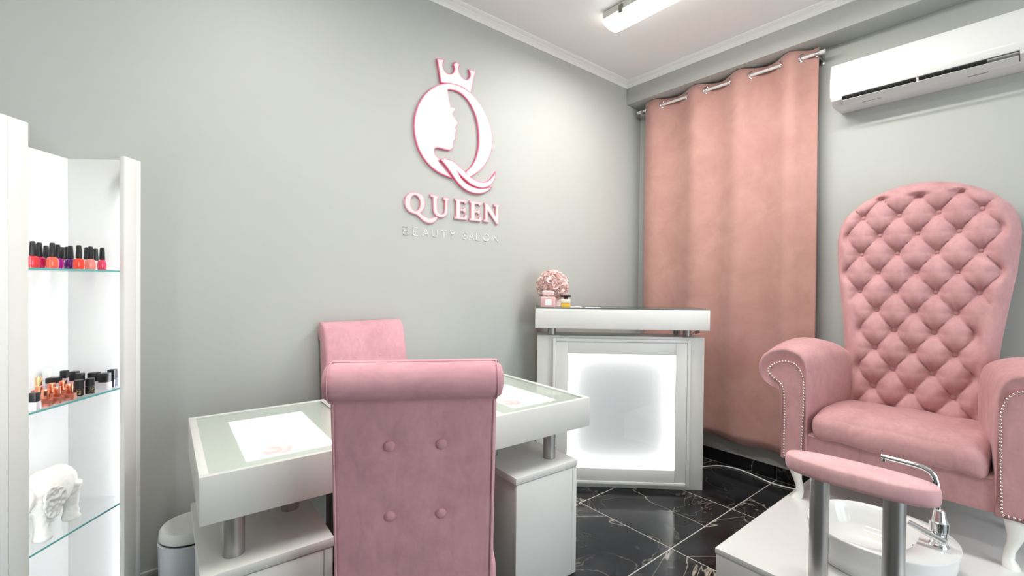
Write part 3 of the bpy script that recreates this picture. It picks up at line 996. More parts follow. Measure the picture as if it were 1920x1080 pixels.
for s in (1, -1):
    b = bm_new()
    pts = [(0.085, 0.165), (0.055, 0.172), (0.025, 0.155), (0.012, 0.12), (0.020, 0.085), (0.040, 0.062), (0.058, 0.075), (0.078, 0.105)]
    add_prism(b, smooth_poly(pts, 2), 'y', -0.004, 0.004)
    e = obj('ear', b, M['figurine'], FIG, (0.01, s * 0.056, 0.0), (radians(-10 * s), 0, radians(-14 * s)))
    sub = e.modifiers.new('remesh', 'REMESH'); sub.mode = 'VOXEL'; sub.voxel_size = 0.003; sub.use_smooth_shade = True
    tx = bpy.data.textures.new('ear_relief', 'VORONOI'); tx.noise_scale = 0.012
    dd = e.modifiers.new('relief', 'DISPLACE'); dd.texture = tx; dd.strength = 0.009; dd.mid_level = 0.5
b = bm_new()
random.seed(3)
for k in range(46):
    a = random.uniform(-2.6, 0.9)
    x = random.uniform(-0.02, 0.06)
    y = 0.060 * cos(a) * 1.02
    z = 0.122 + 0.066 * sin(a * 0.5 + 0.7)
    add_tube(b, [(x, -abs(y), z), (x + random.uniform(-.006, .006), -abs(y) - 0.004, z - 0.014), (x + random.uniform(-.008, .008), -abs(y) - 0.001, z - 0.028)], [0.003, 0.0026, 0.001], 5)
fr = obj('relief_blanket', b, M['figurine'], FIG)
fr['kind'] = 'stuff'

# ------------------------------------------------------------------ waste bin
BIN = thing('pedal_bin', 'small white round pedal bin behind the desk at the wall', 'bin', (-3.075, -0.170, 0))
b = bm_new(); add_lathe(b, [(0, 0.004), (0.098, 0.004), (0.103, 0.012), (0.107, 0.29), (0.109, 0.296), (0.104, 0.298), (0, 0.298)], seg=40)
obj('drum', b, M['bin_white'], BIN)
b = bm_new(); add_lathe(b, [(0, 0.298), (0.102, 0.298), (0.102, 0.306), (0, 0.306)], seg=40)
obj('rim', b, M['black'], BIN)
b = bm_new(); add_lathe(b, [(0, 0.306), (0.104, 0.306), (0.106, 0.312), (0.104, 0.333), (0.097, 0.343), (0.06, 0.350), (0, 0.353)], seg=40)
obj('lid', b, M['bin_lid'], BIN)
b = bm_new(); add_box(b, -0.03, 0.03, -0.135, -0.09, 0.014, 0.026, 0.004)
obj('pedal', b, M['black'], BIN)

# ------------------------------------------------------------------ manicure desk
DESK = thing('manicure_desk', 'long white manicure desk with glass top and two lit panels', 'desk', (-3.117, -0.878, 0), radians(-2.04))
DL, DD, DT, DB = 1.451, 0.645, 0.76, 0.632
def tri_face_ring(b):
    pass


b = bm_new(); add_box(b, 0, DL, 0, 0.018, DB, DT, 0.0015); obj('front_rail', b, M['laminate'], DESK)
b = bm_new(); add_box(b, 0, DL, DD - 0.018, DD, DB, DT, 0.0015); obj('rear_rail', b, M['laminate'], DESK)
b = bm_new(); add_box(b, 0, 0.022, 0.0182, DD - 0.0182, DB, DT, 0.0015); obj('end_rail', b, M['laminate'], DESK)
b = bm_new(); add_box(b, DL - 0.022, DL, 0.0182, DD - 0.0182, DB, DT, 0.0015); obj('end_rail', b, M['laminate'], DESK)
b = bm_new(); add_box(b, 0.0222, DL - 0.0222, 0.0182, DD - 0.0182, DB + 0.004, DB + 0.02); obj('underside_board', b, M['laminate'], DESK)
b = bm_new(); add_box(b, 0.0222, DL - 0.0222, 0.0182, DD - 0.0182, DT - 0.03, DT - 0.0085); obj('bed_board', b, M['desk_bed'], DESK)
b = bm_new(); add_box(b, 0.462, 0.989, 0.0182, DD - 0.0182, DT - 0.0083, DT - 0.0012, 0.001); obj('centre_board', b, M['laminate'], DESK)
for x0, x1 in ((0.0222, 0.4616), (0.9894, DL - 0.0222)):
    b = bm_new()
    fs = add_box(b, x0, x1, 0.0184, DD - 0.0184, DT - 0.0058, DT - 0.0014)
    inner = 0.4616 if x0 < 0.5 else 0.9894
    for f in fs:
        if abs(f.calc_center_median().x - inner) < 1e-4:
            f.material_index = 1
    obj('glass_top', b, [M['table_glass'], M['glass_edge_dark']], DESK, flat=True)


def rose_bm(R, seedv):
    rnd = random.Random(seedv)
    b = bm_new(); b2 = bm_new()
    for ring, (rr, n, sz) in enumerate(((0.62, 7, 0.42), (0.36, 5, 0.34), (0.12, 3, 0.25))):
        for k in range(n):
            a = 2 * pi * k / n + ring * 0.5 + rnd.uniform(-.15, .15)
            cx, cy = rr * R * cos(a), rr * R * sin(a)
            pts = []
            for q in range(14):
                t = 2 * pi * q / 14
                r_ = sz * R * (1 + 0.12 * sin(3 * t + k))
                px, py = r_ * cos(t) * 0.75, r_ * sin(t)
                pts.append((cx + px * cos(a) - py * sin(a), cy + px * sin(a) + py * cos(a)))
            add_prism(b if (k + ring) % 2 else b2, pts, 'z', ring * 0.0004, ring * 0.0004 + 0.0004 + 0.00003 * k)
    return b, b2


for x0, x1, y0, y1, rx, ry in ((0.115, 0.362, 0.075, 0.530, 0.205, 0.122), (DL - 0.372, DL - 0.135, 0.075, 0.455, DL - 0.330, 0.150)):
    b = bm_new(); add_box(b, x0, x1, y0, y1, DT - 0.0084, DT - 0.0076)
    pn = obj('light_panel', b, M['panel_glow'], DESK)
    b1, b2 = rose_bm(0.045, int(rx * 100))
    obj('rose_print', b1, M['rose_print'], DESK, (rx, ry, DT - 0.0075))
    obj('rose_print', b2, M['rose_print_dark'], DESK, (rx, ry, DT - 0.00748))
# pedestals
for px0, px1 in ((0.002, 0.337), (1.030, 1.372)):
    b = bm_new(); add_box(b, px0 + 0.012, px1 - 0.012, 0.012, 0.49, 0.0, 0.4715, 0.002)
    pd = obj('pedestal', b, M['laminate'], DESK)
    b = bm_new(); add_box(b, px0, px1, -0.006, 0.502, 0.472, 0.5, 0.0025)
    obj('top_plate', b, M['laminate'], pd)
    b = bm_new(); add_box(b, px0 + 0.004, px1 - 0.03, -0.004, 0.0118, 0.004, 0.470, 0.001)
    obj('door', b, M['laminate'], pd)
    b = bm_new(); add_box(b, px1 - 0.0285, px1 - 0.004, -0.004, 0.0118, 0.004, 0.470, 0.001)
    obj('door_stile', b, M['laminate'], pd)
for tx, ty in ((0.085, 0.075), (0.268, 0.262), (1.286, 0.085), (1.10, 0.262)):
    b = bm_new(); add_lathe(b, [(0.0275, 0.5005), (0.0275, DB - 0.0005)], (tx, ty, 0), 28)
    obj('post', b, M['satin'], DESK)

# ------------------------------------------------------------------ dining chairs
CW = 0.405


def chair_root(label, loc, rotz):
    return thing('dining_chair', label, 'chair', loc, rotz, 'scroll back velvet chairs at the manicure desk')


def backrest_bm(buttons_front, buttons_rear):
    b = bm_new()
    # side profile (y, z): front up, over the scroll, rear down
    front = [(-0.145, 0.40), (-0.150, 0.55), (-0.163, 0.75), (-0.183, 0.92), (-0.205, 1.00), (-0.222, 1.045)]
    over = [(-0.238, 1.066), (-0.258, 1.076), (-0.275, 1.074)]
    rear = [(-0.282, 1.03), (-0.283, 0.97), (-0.272, 0.88), (-0.257, 0.75), (-0.242, 0.60), (-0.232, 0.48), (-0.228, 0.40)]

    def resample(pts, n):
        ps = [Vector(p) for p in pts]
        L = [0]
        for p, q in zip(ps, ps[1:]):
            L.append(L[-1] + (q - p).length)
        out = []
        for k in range(n):
            d = L[-1] * k / (n - 1)
            for i in range(len(ps) - 1):
                if d <= L[i + 1] + 1e-9:
                    f = (d - L[i]) / (L[i + 1] - L[i])
                    out.append(ps[i].lerp(ps[i + 1], f))
                    break
        return out
    F = resample(front + over, 46)
    Rr = resample(rear, 40)
    profp = F + Rr
    nf = len(F)
    NX = 36
    grid = []
    for i in range(NX + 1):
        u = -1 + 2 * i / NX
        u = math.copysign(1 - (1 - abs(u)) ** 1.35, u)
        x = u * CW / 2
        edge = 1 - min(1.0, (CW / 2 - abs(x)) / 0.014)
        shrink = (1 - sqrt(max(0, 1 - edge * edge))) * 0.014
        row = []
        for k, p in enumerate(profp):
            y, z = p
            isf = k < nf
            dy = 0.0
            for (bx, bz) in (buttons_front if isf else buttons_rear):
                r2 = ((x - bx) ** 2 + (z - bz) ** 2)
                dy += 0.006 * math.exp(-r2 / (2 * 0.024 ** 2)) + 0.004 * math.exp(-r2 / (2 * 0.011 ** 2))
            if isf and z < 1.03:
                for bx in {q[0] for q in buttons_front}:
                    dy += 0.006 * math.exp(-((x - bx) / 0.006) ** 2) * (1 if z > 0.6 else 0)
            y = y - dy - shrink if isf else y + dy + shrink
            row.append(b.verts.new((x, y, z)))
        grid.append(row)
    m = len(profp)
    for i in range(NX):
        for k in range(m):
            k2 = (k + 1) % m
            b.faces.new((grid[i][k], grid[i][k2], grid[i + 1][k2], grid[i + 1][k]))
    b.faces.new(grid[0]); b.faces.new(grid[-1][::-1])
    return b


FB = [(-0.064, 0.905), (0.064, 0.905), (-0.064, 0.72), (0.064, 0.72)]
RB = [(-0.064, 0.862), (0.064, 0.862), (-0.064, 0.676), (0.064, 0.676)]
CH1 = chair_root('pink velvet scroll back chair in the foreground, seen from behind', (-2.565, -1.030, 0), radians(-31))
obj('backrest', backrest_bm(FB, RB), M['velvet'], CH1, angle=70)
b = bm_new()
prof_r = [(0, -0.216), (0.022, -0.216), (0.038, -0.211), (0.0455, -0.199), (0.047, -0.185)]
prof_r += [(0.0468, -0.17 + 0.02 * k) for k in range(18)]
prof_r += [(0.047, 0.185), (0.0455, 0.199), (0.038, 0.211), (0.022, 0.216), (0, 0.216)]
add_lathe(b, prof_r, seg=28)
obj('scroll_roll', b, M['velvet'], CH1, (0, -0.283, 1.026), (0, radians(90), 0), angle=60)
for s in (-1, 1):
    b = bm_new(); add_tube(b, [(s * 0.1945, -0.2835, 0.975), (s * 0.1945, -0.2735, 0.88), (s * 0.1945, -0.2585, 0.75), (s * 0.1945, -0.2435, 0.60), (s * 0.1945, -0.2295, 0.41)], 0.0024, 6)
    obj('piping', b, M['velvet_pale'], CH1)
    b = bm_new(); add_tube(b, [(s * 0.1985, -0.283 + 0.0475 * cos(a), 1.026 + 0.0475 * sin(a)) for a in [2 * pi * q / 28 for q in range(28)]], 0.0015, 6, closed=True)
    obj('roll_seam', b, M['velvet'], CH1)
b = bm_new(); add_cushion(b, (0, 0.045, 0.435), (0.44, 0.44, 0.12), 0.03, 10, (0, 0, 0.012))
obj('seat', b, M['velvet'], CH1, angle=70)
b = bm_new(); add_lathe(b, [(0, 0.006), (0.007, 0.0055), (0.0120, 0.003), (0.0145, -0.001), (0.013, -0.006), (0, -0.006)][::-1], seg=16)
but0 = None
for (bx, bz) in RB:
    pos = (bx, -0.2655 + (0.862 - bz) * 0.115, bz)
    if but0 is None:
        but0 = obj('button', b, M['velvet'], CH1, pos, (radians(90), 0, 0), angle=80)
    else:
        link_copy(but0, CH1, pos)
for (bx, bz) in FB:
    link_copy(but0, CH1, (bx, -0.182 + (0.905 - bz) * 0.10 - 0.014, bz), (radians(-90), 0, 0))
b = bm_new(); add_prism(b, [(-0.018, 0), (0.018, 0), (0.022, 0.379), (-0.022, 0.379)], 'x', -0.02, 0.02)
leg0 = obj('leg', b, M['dark_wood'], CH1, (-0.185, -0.14, 0.0))
for lx, ly in ((0.185, -0.14), (-0.185, 0.22), (0.185, 0.22)):
    link_copy(leg0, CH1, (lx, ly, 0))
CH2 = chair_root('pink velvet chair with buttoned front, standing against the wall behind desk', (-2.383, -0.300, 0), radians(180))
for ch in list(CH1.children):
    c2 = link_copy(ch, CH2)
    if ch.name.startswith('scroll_roll'):
        c2.scale = (1, 1, 0.935)
    if ch.name.startswith('roll_seam'):
        c2.scale = (0.935, 1, 1)
CH2.location = (-2.370, -0.318, 0)

# ------------------------------------------------------------------ reception desk
REC = thing('reception_desk', 'white reception desk with glowing square front panel in the corner', 'reception desk', (-1.361, -0.222, 0), radians(-42.29))
CX0, CX1 = 0.015, 1.042
b = bm_new()
PX0, PX1, PZ0, PZ1 = 0.206, 0.865, 0.126, 0.836
add_box(b, CX0, CX1, 0.114, 0.288, 0.0, 0.945, 0.002)
obj('cabinet_body', b, M['laminate'], REC)
b = bm_new()
add_box(b, CX0, PX0 - 0.05, 0.074, 0.1138, 0.0, 0.945, 0.0015)
add_box(b, PX1 + 0.05, CX1, 0.074, 0.1138, 0.0, 0.945, 0.0015)
add_box(b, PX0 - 0.0498, PX1 + 0.0498, 0.074, 0.1138, 0.0, PZ0 - 0.05, 0.0015)
add_box(b, PX0 - 0.0498, PX1 + 0.0498, 0.074, 0.1138, PZ1 + 0.05, 0.945, 0.0015)
obj('front_board', b, M['laminate'], REC)
FX0, FX1, FZ0, FZ1 = 0.112, 0.952, 0.030, 0.930
for (x0, x1, z0, z1, nm) in ((FX0 + 0.02, PX0, FZ0 + 0.02, FZ1 - 0.02, 'frame_stile'), (PX1, FX1 - 0.02, FZ0 + 0.02, FZ1 - 0.02, 'frame_stile'),
                             (PX0 + 0.0008, PX1 - 0.0008, FZ0 + 0.02, PZ0, 'frame_rail'), (PX0 + 0.0008, PX1 - 0.0008, PZ1, FZ1 - 0.02, 'frame_rail')):
    box_part(nm, REC, M['laminate'], x0, x1, 0.052, 0.0738, z0, z1, 0.001)
for (x0, x1, z0, z1) in ((FX0, FX0 + 0.0192, FZ0, FZ1), (FX1 - 0.0192, FX1, FZ0, FZ1), (FX0 + 0.0195, FX1 - 0.0195, FZ0, FZ0 + 0.0192), (FX0 + 0.0195, FX1 - 0.0195, FZ1 - 0.0192, FZ1)):
    box_part('edge_moulding', REC, M['laminate'], x0, x1, 0.046, 0.0738, z0, z1, 0.003)
M['rec_led'] = mat('light_box_led', (1, 1, 1), 0.5, emit=(1.0, 0.99, 0.985), emit_s=17.0)
M['rec_back'] = mat('light_box_back', (0.62, 0.62, 0.625), 0.6)
b = bm_new(); add_box(b, PX0 - 0.0495, PX1 + 0.0495, 0.110, 0.1137, PZ0 - 0.0495, PZ1 + 0.0495)
obj('light_panel', b, M['rec_back'], REC)
for (x0, x1, z0, z1) in ((PX0 - 0.0485, PX0 - 0.040, PZ0 - 0.03, PZ1 + 0.03), (PX1 + 0.040, PX1 + 0.0485, PZ0 - 0.03, PZ1 + 0.03),
                         (PX0 - 0.03, PX1 + 0.03, PZ0 - 0.0485, PZ0 - 0.040), (PX0 - 0.03, PX1 + 0.03, PZ1 + 0.040, PZ1 + 0.0485)):
    box_part('led_strip', REC, M['rec_led'], x0, x1, 0.077, 0.107, z0, z1, 0.0)
b = bm_new(); add_box(b, PX0 + 0.0005, PX1 - 0.0005, 0.060, 0.064, PZ0 + 0.0005, PZ1 - 0.0005)
obj('cover_pane', b, M['pane'], REC, flat=True)
for tx, ty in ((0.108, 0.135), (0.955, 0.135), (0.108, 0.245), (0.925, 0.245)):
    b = bm_new(); add_lathe(b, [(0.024, 0.9455), (0.024, 0.9945)], (tx, ty, 0), 24)
    obj('post', b, M['satin'], REC)
b = bm_new(); add_box(b, 0, 1.046, 0, 0.290, 0.995, 1.115, 0.0015)
obj('counter_box', b, M['laminate'], REC)
b = bm_new()
fs = add_box(b, 0.004, 1.042, 0.003, 0.287, 1.1155, 1.122)
for f in fs:
    if abs(f.normal.z) < 0.5 and abs(f.calc_center_median().z - 1.11875) < 1e-3:
        f.material_index = 1
obj('glass_top', b, [M['table_glass'], M['glass_edge_dark']], REC, flat=True)


def rec_world(x, y, z):
    a = radians(-42.29)
    return Vector((-1.361 + cos(a) * x - sin(a) * y, -0.222 + sin(a) * x + cos(a) * y, z))


RA = radians(-42.29)
TOPZ = 1.1226
# flower ball
FLW = thing('flower_ball', 'round ball of pale pink ruffled flowers at reception desk corner', 'flowers', rec_world(0.108, 0.150, TOPZ), RA)
b = bm_new(); add_lathe(b, [(0, 0), (0.05, 0), (0.054, 0.004), (0.058, 0.05), (0.052, 0.053), (0, 0.05)], seg=24)
obj('pot', b, M['petal_pale'], FLW)
rnd = random.Random(11)
NB = 52
for k in range(NB):
    zz = 1 - 2 * (k + 0.5) / NB
    rr = sqrt(1 - zz * zz)
    a = k * 2.39996
    dirv = Vector((rr * cos(a), rr * sin(a), zz))
    if dirv.z < -0.75:
        continue
    b = bm_new()
    # one carnation: rings of ruffled petals
    for ring, (tilt, n, L) in enumerate(((0.2, 4, 0.034), (0.65, 6, 0.040), (1.1, 7, 0.042))):
        for q in range(n):
            ph = 2 * pi * q / n + rnd.uniform(-.3, .3)
            ax = Vector((cos(ph), sin(ph), 0))
            tv = Vector((-sin(ph), cos(ph), 0))
            base = b.verts.new((0, 0, 0))
            mid, tip = [], []
            up = Vector((0, 0, 1)) * cos(tilt) + ax * sin(tilt)
            for w in range(5):
                f = (w - 2) / 2
                mid.append(b.verts.new(up * L * 0.55 + tv * f * 0.011 + Vector((0, 0, rnd.uniform(-.001, .001)))))
                tip.append(b.verts.new(up * L * (1 - 0.12 * abs(f)) + tv * f * 0.018 + ax * rnd.uniform(-.007, .007) + Vector((0, 0, rnd.uniform(-.006, .006)))))
            for w in range(4):
                b.faces.new((base, mid[w], mid[w + 1]))
                b.faces.new((mid[w], tip[w], tip[w + 1], mid[w + 1]))
    o = obj('bloom', b, M['petal'] if k % 3 else M['petal_pale'], FLW, dirv * 0.070 + Vector((0, 0, 0.130)), angle=180)
    o.rotation_mode = 'QUATERNION'
    o.rotation_quaternion = Vector((0, 0, 1)).rotation_difference(dirv)
b = bm_new(); add_sphere(b, (0, 0, 0.130), 0.068, 18, 12)
obj('foam_core', b, M['petal'], FLW)

PF1 = thing('perfume_bottle', 'square pink perfume bottle with white label before the flower ball', 'bottle', rec_world(0.078, 0.022, TOPZ), RA)
PF1.scale = (1.15, 1.0, 1.12)
b = bm_new(); add_box(b, -0.040, 0.040, -0.013, 0.013, 0, 0.058, 0.006, 3)
obj('glass_body', b, M['pink_scent'], PF1)
b = bm_new(); add_lathe(b, [(0.010, 0.0585), (0.010, 0.064), (0, 0.064)], seg=16)
obj('neck', b, M['steel'], PF1)
b = bm_new(); add_box(b, -0.032, 0.032, -0.011, 0.011, 0.0645, 0.092, 0.006, 3)
obj('stopper', b, mat('pale_stopper', (0.84, 0.58, 0.57), 0.1, spec=0.6), PF1)
b = bm_new(); add_box(b, -0.016, 0.018, -0.0142, -0.0134, 0.012, 0.044)
lb = obj('label_plate', b, M['paper'], PF1)
b = bm_new()
for k in range(4):
    add_box(b, -0.007 + k * 0.005, -0.0035 + k * 0.005, -0.0146, -0.0143, 0.028, 0.031)
obj('lettering', b, M['grey_print'], lb)

PF2 = thing('perfume_bottle', 'small amber perfume bottle with flat dark brown cap on reception desk', 'bottle', rec_world(0.186, 0.024, TOPZ), RA)
PF2.scale = (1.22, 1.0, 1.22)
b = bm_new(); add_box(b, -0.023, 0.023, -0.012, 0.012, 0, 0.022, 0.004, 2)
obj('scent', b, M['amber'], PF2)
b = bm_new(); add_box(b, -0.024, 0.024, -0.013, 0.013, 0.0222, 0.042, 0.004, 2)
obj('glass_body', b, mat('clear_flask', (0.80, 0.74, 0.62), 0.06, spec=0.6), PF2)
b = bm_new(); add_box(b, -0.011, 0.011, -0.008, 0.008, 0.0422, 0.052, 0.002); add_box(b, -0.026, 0.026, -0.011, 0.011, 0.0521, 0.062, 0.003)
obj('cap', b, M['brown_cap'], PF2)
rc = rec_world(0.235, 0.075, TOPZ)
b = bm_new()
for k in range(4):
    add_box(b, -0.05, 0.05, -0.03, 0.03, 0.0012 * k, 0.0012 * k + 0.001)
o = obj('leaflet_stack', b, M['paper_lilac'], None, rc, (0, 0, RA + 0.3)); tag(o, 'little stack of lilac leaflets right of the amber perfume', 'leaflets')
b = bm_new(); add_box(b, -0.045, 0.045, -0.03, 0.03, 0, 0.0012)
o = obj('paper_card', b, M['paper'], None, rec_world(0.355, 0.05, TOPZ), (0, 0, RA)); tag(o, 'blank white card lying flat on the reception desk glass', 'card')

# thin dark coiled lead hanging out of the gap at the right of the reception desk
b = bm_new()
pts = [rec_world(0.975, 0.20, 0.950)]
pts.append(rec_world(0.995, 0.18, 0.949))
for k in range(40):
    a = k / 40 * 2 * pi * 5
    pts.append(rec_world(1.012 + 0.0004 * k, 0.16 - 0.001 * k + 0.006 * cos(a), 0.966 + 0.008 * sin(a) + 0.0003 * k))
add_tube(b, pts, 0.0017, 6)
o = obj('coiled_lead', b, M['wire'], None); tag(o, 'thin dark coiled lead in the gap under the reception counter', 'cable')

# white cable on the floor
b = bm_new()
kn = [(-0.40, -0.60), (-0.28, -0.655), (-0.19, -0.693), (-0.10, -0.742), (-0.058, -0.80), (-0.045, -0.88), (-0.064, -0.97), (-0.098, -1.09), (-0.092, -1.16), (-0.075, -1.24), (-0.06, -1.33), (-0.055, -1.375)]
cv = []
for i in range(len(kn) - 1):
    p0, p1, p2, p3 = [Vector(kn[max(0, min(len(kn) - 1, i + q))]) for q in (-1, 0, 1, 2)]
    for t in [q / 6 for q in range(6)]:
        v = 0.5 * ((2 * p1) + (p2 - p0) * t + (2 * p0 - 5 * p1 + 4 * p2 - p3) * t * t + (3 * p1 - p0 - 3 * p2 + p3) * t ** 3)
        cv.append((v.x, v.y, 0.0048))
add_tube(b, cv, 0.0042, 8)
o = obj('floor_cable', b, M['cable'], None); tag(o, 'white cable snaking over the black floor tiles beside the platform', 'cable')

# ------------------------------------------------------------------ platform
PL = thing('platform', 'low white box platform under the pink throne armchair', 'platform', (0, 0, 0))
PX_0, PX_1, PY_0, PY_1, PZ = -1.419, -0.014, -2.40, -1.388, 0.2
box_part('top_board', PL, M['gloss_white'], PX_0, PX_1, PY_0, PY_1, PZ - 0.022, PZ, 0.0015)
box_part('front_board', PL, M['gloss_white'], PX_0 + 0.003, PX_0 + 0.021, PY_0 + 0.003, PY_1 - 0.003, 0.0, PZ - 0.0225, 0.001)
box_part('side_board', PL, M['gloss_white'], PX_0 + 0.0212, PX_1 - 0.003, PY_1 - 0.021, PY_1 - 0.003, 0.0, PZ - 0.0225, 0.001)
box_part('side_board', PL, M['gloss_white'], PX_0 + 0.0212, PX_1 - 0.003, PY_0 + 0.003, PY_0 + 0.021, 0.0, PZ - 0.0225, 0.001)

# ------------------------------------------------------------------ throne armchair
YC = -1.795
TH = thing('throne_armchair', 'tall pink velvet throne armchair with buttoned back on white platform', 'armchair', (-0.45, YC, PZ), radians(-90))
# local axes: x_local = world -y ... keep a plain frame instead: rotation removed, children in world-aligned axes
TH.rotation_euler = (0, 0, 0)
OX, OZ = 0.45, -PZ    # world x -> local x + 0.45 ; e = y - YC ; z -> z - PZ


def T(x, e, z):
    return (x + OX, e, z + OZ)


def lerp_table(tab, t):
    for (a, va), (b_, vb) in zip(tab, tab[1:]):
        if a <= t <= b_:
            return va + (vb - va) * (t - a) / (b_ - a)
    return tab[0][1] if t < tab[0][0] else tab[-1][1]


WT = [(0.50, 0.272), (0.70, 0.278), (0.97, 0.296), (1.04, 0.302), (1.23, 0.326), (1.34, 0.341), (1.455, 0.350), (1.53, 0.352), (1.58, 0.345), (1.62, 0.335), (1.655, 0.318), (1.69, 0.288), (1.715, 0.262), (1.74, 0.228), (1.765, 0.185), (1.785, 0.14), (1.80, 0.09), (1.807, 0.05), (1.810, 0.0)]


def back_x(z):
    return -0.27 + (z - 0.68) * (0.12 / 1.13)


b = bm_new()
NS, NTT = 112, 190
zs = []
for j in range(NTT + 1):
    t = j / NTT
    zs.append(0.52 + (1.810 - 0.52) * (1 - (1 - t) ** 1.25) / 1.0)
zs[-1] = 1.8098
ztop_at = lambda e: lerp_table([(w, -z) for z, w in reversed(WT[7:])], abs(e))
front_rows, back_rows = [], []
for z in zs:
    w = max(lerp_table(WT, z), 0.002)
    fr_, bk_ = [], []
    for i in range(NS + 1):
        u = -1 + 2 * i / NS
        u = math.copysign(1 - (1 - abs(u)) ** 1.25, u)
        e = u * w
        dist = w - abs(e)
        if z > 1.5:
            zt = -ztop_at(e)
            dz = max(zt - z, 0)
            dist = min(dist, 1.0 / sqrt(1 / max(dist, 1e-5) ** 2 + 1 / max(dz, 1e-5) ** 2))
        R = 0.062
        k = 1 - min(1.0, dist / R)
        roundp = sqrt(max(0.0, 1 - k ** 2.2))
        a_ = e / 0.152 + (z - 1.74) / 0.198
        b_ = e / 0.152 - (z - 1.74) / 0.198
        fa, fb = abs(sin(pi * a_)), abs(sin(pi * b_))
        puff = 0.42 * max(fa, fb) + 0.58 * (fa * fb) ** 0.5 - 0.11 * max(fa, fb) * math.exp(-(min(fa, fb) / 0.075) ** 2)
        # where the button lattice ends, folds run straight out to the edge
        fade = 1.0
        inside = min(1.0, max(0.0, (0.318 - abs(e)) / 0.03)) if z > 1.30 else min(1.0, max(0.0, (0.243 + max(0, z - 1.1) * 0.35 - abs(e)) / 0.03))
        top_in = min(1.0, max(0.0, (1.752 - z) / 0.02))
        fade = inside * top_in
        puff = puff * fade + 0.85 * (1 - fade)
        # buttons pull pits
        ra, rb = round(a_), round(b_)
        be = (ra + rb) * 0.076
        bz = 1.74 + (ra - rb) * 0.099
        d2 = (e - be) ** 2 + (z - bz) ** 2
        pit = 0.010 * math.exp(-d2 / (2 * 0.018 ** 2)) * fade
        # radial creases around each button
        ang = math.atan2(z - bz, e - be)
        crease = 0.0024 * sin(ang * 11) * math.exp(-d2 / (2 * 0.026 ** 2)) * fade * (1 - math.exp(-d2 / (2 * 0.008 ** 2)))
        h = (0.052 + 0.046 * puff - pit + crease) * roundp
        fr_.append(b.verts.new(T(back_x(z) + 0.055 - h, e, z)))
        bk_.append(b.verts.new(T(back_x(z) + 0.060 + 0.03 * roundp, e, z)))
    front_rows.append(fr_); back_rows.append(bk_)
for rows_, flip in ((front_rows, False), (back_rows, True)):
    for A, B in zip(rows_, rows_[1:]):
        for i in range(NS):
            f = (A[i], A[i + 1], B[i + 1], B[i])
            b.faces.new(f[::-1] if flip else f)
for i in range(NS):
    b.faces.new((front_rows[0][i], back_rows[0][i], back_rows[0][i + 1], front_rows[0][i + 1]))
    b.faces.new((front_rows[-1][i + 1], back_rows[-1][i + 1], back_rows[-1][i], front_rows[-1][i]))
for j in range(NTT):
    b.faces.new((front_rows[j + 1][0], back_rows[j + 1][0], back_rows[j][0], front_rows[j][0]))
    b.faces.new((front_rows[j][NS], back_rows[j][NS], back_rows[j + 1][NS], front_rows[j + 1][NS]))
TB = obj('backrest', b, M['velvet_throne'], TH, angle=180)
b = bm_new(); add_lathe(b, [(0, 0.0070), (0.007, 0.0062), (0.0125, 0.003), (0.0140, -0.002), (0, -0.004)][::-1], seg=14)
bt = None
for r_ in range(11):
    z = 1.74 - 0.099 * r_
    offs = [0, 0.152, -0.152, 0.304, -0.304] if r_ % 2 == 0 else [0.076, -0.076, 0.228, -0.228]
    for e in offs:
        if abs(e) > 0.29 and r_ not in (2, 4):
            continue
        pos = T(back_x(z) + 0.055 - 0.052 + 0.0035, e, z)
        if bt is None:
            bt = obj('button', b, M['velvet_throne'], TB, pos, (0, radians(-90), 0), angle=80)
        else:
            link_copy(bt, TB, pos)

# seat base, rail and cushion
b = bm_new(); add_cushion(b, T(-0.455, 0, 0.465), (0.43, 0.655, 0.15), 0.012, 8)
obj('seat_base', b, M['velvet_throne'], TH)
b = bm_new()
for e in (-0.085, 0.105):
    add_tube(b, [T(-0.6715, e, 0.405), T(-0.6715, e, 0.53)], 0.0018, 6)
add_tube(b, [T(-0.6705, -0.315, 0.528), T(-0.6715, 0.0, 0.522), T(-0.6705, 0.315, 0.528)], 0.004, 6)
obj('rail_seam', b, M['velvet_throne'], TH)
b = bm_new(); add_cushion(b, T(-0.480, -0.002, 0.602), (0.455, 0.604, 0.122), 0.046, 14, (0.012, 0.0, 0.022))
for v in b.verts:
    lx, ly, lz = v.co
    wx = lx - OX
    if wx < -0.60:
        v.co.z -= 0.020 * ((-0.60 - wx) / 0.11)
    v.co.z += 0.0035 * sin(ly * 31 + lx * 17) + 0.002 * sin(ly * 57 - lx * 40)
    if ly < -0.2 and wx < -0.62:
        v.co.z -= 0.02 * (-0.2 - ly) / 0.1
obj('seat_cushion', b, M['velvet_throne'], TH, angle=180)

ARM = [(0.322, 0.392), (0.436, 0.390), (0.441, 0.55), (0.442, 0.690), (0.452, 0.722), (0.475, 0.738), (0.500, 0.746), (0.530, 0.764), (0.549, 0.795), (0.556, 0.830), (0.552, 0.868), (0.534, 0.905), (0.505, 0.932), (0.468, 0.949), (0.428, 0.957), (0.388, 0.953), (0.352, 0.936), (0.330, 0.905), (0.318, 0.865), (0.313, 0.80), (0.314, 0.70), (0.317, 0.60), (0.320, 0.50)]
NAIL = [(0.418, 0.405), (0.418, 0.53), (0.418, 0.65), (0.424, 0.735), (0.440, 0.770), (0.474, 0.795), (0.494, 0.815), (0.497, 0.838), (0.470, 0.865), (0.440, 0.880), (0.410, 0.886), (0.378, 0.879), (0.354, 0.855), (0.340, 0.820), (0.334, 0.775), (0.334, 0.68), (0.338, 0.55), (0.342, 0.405)]


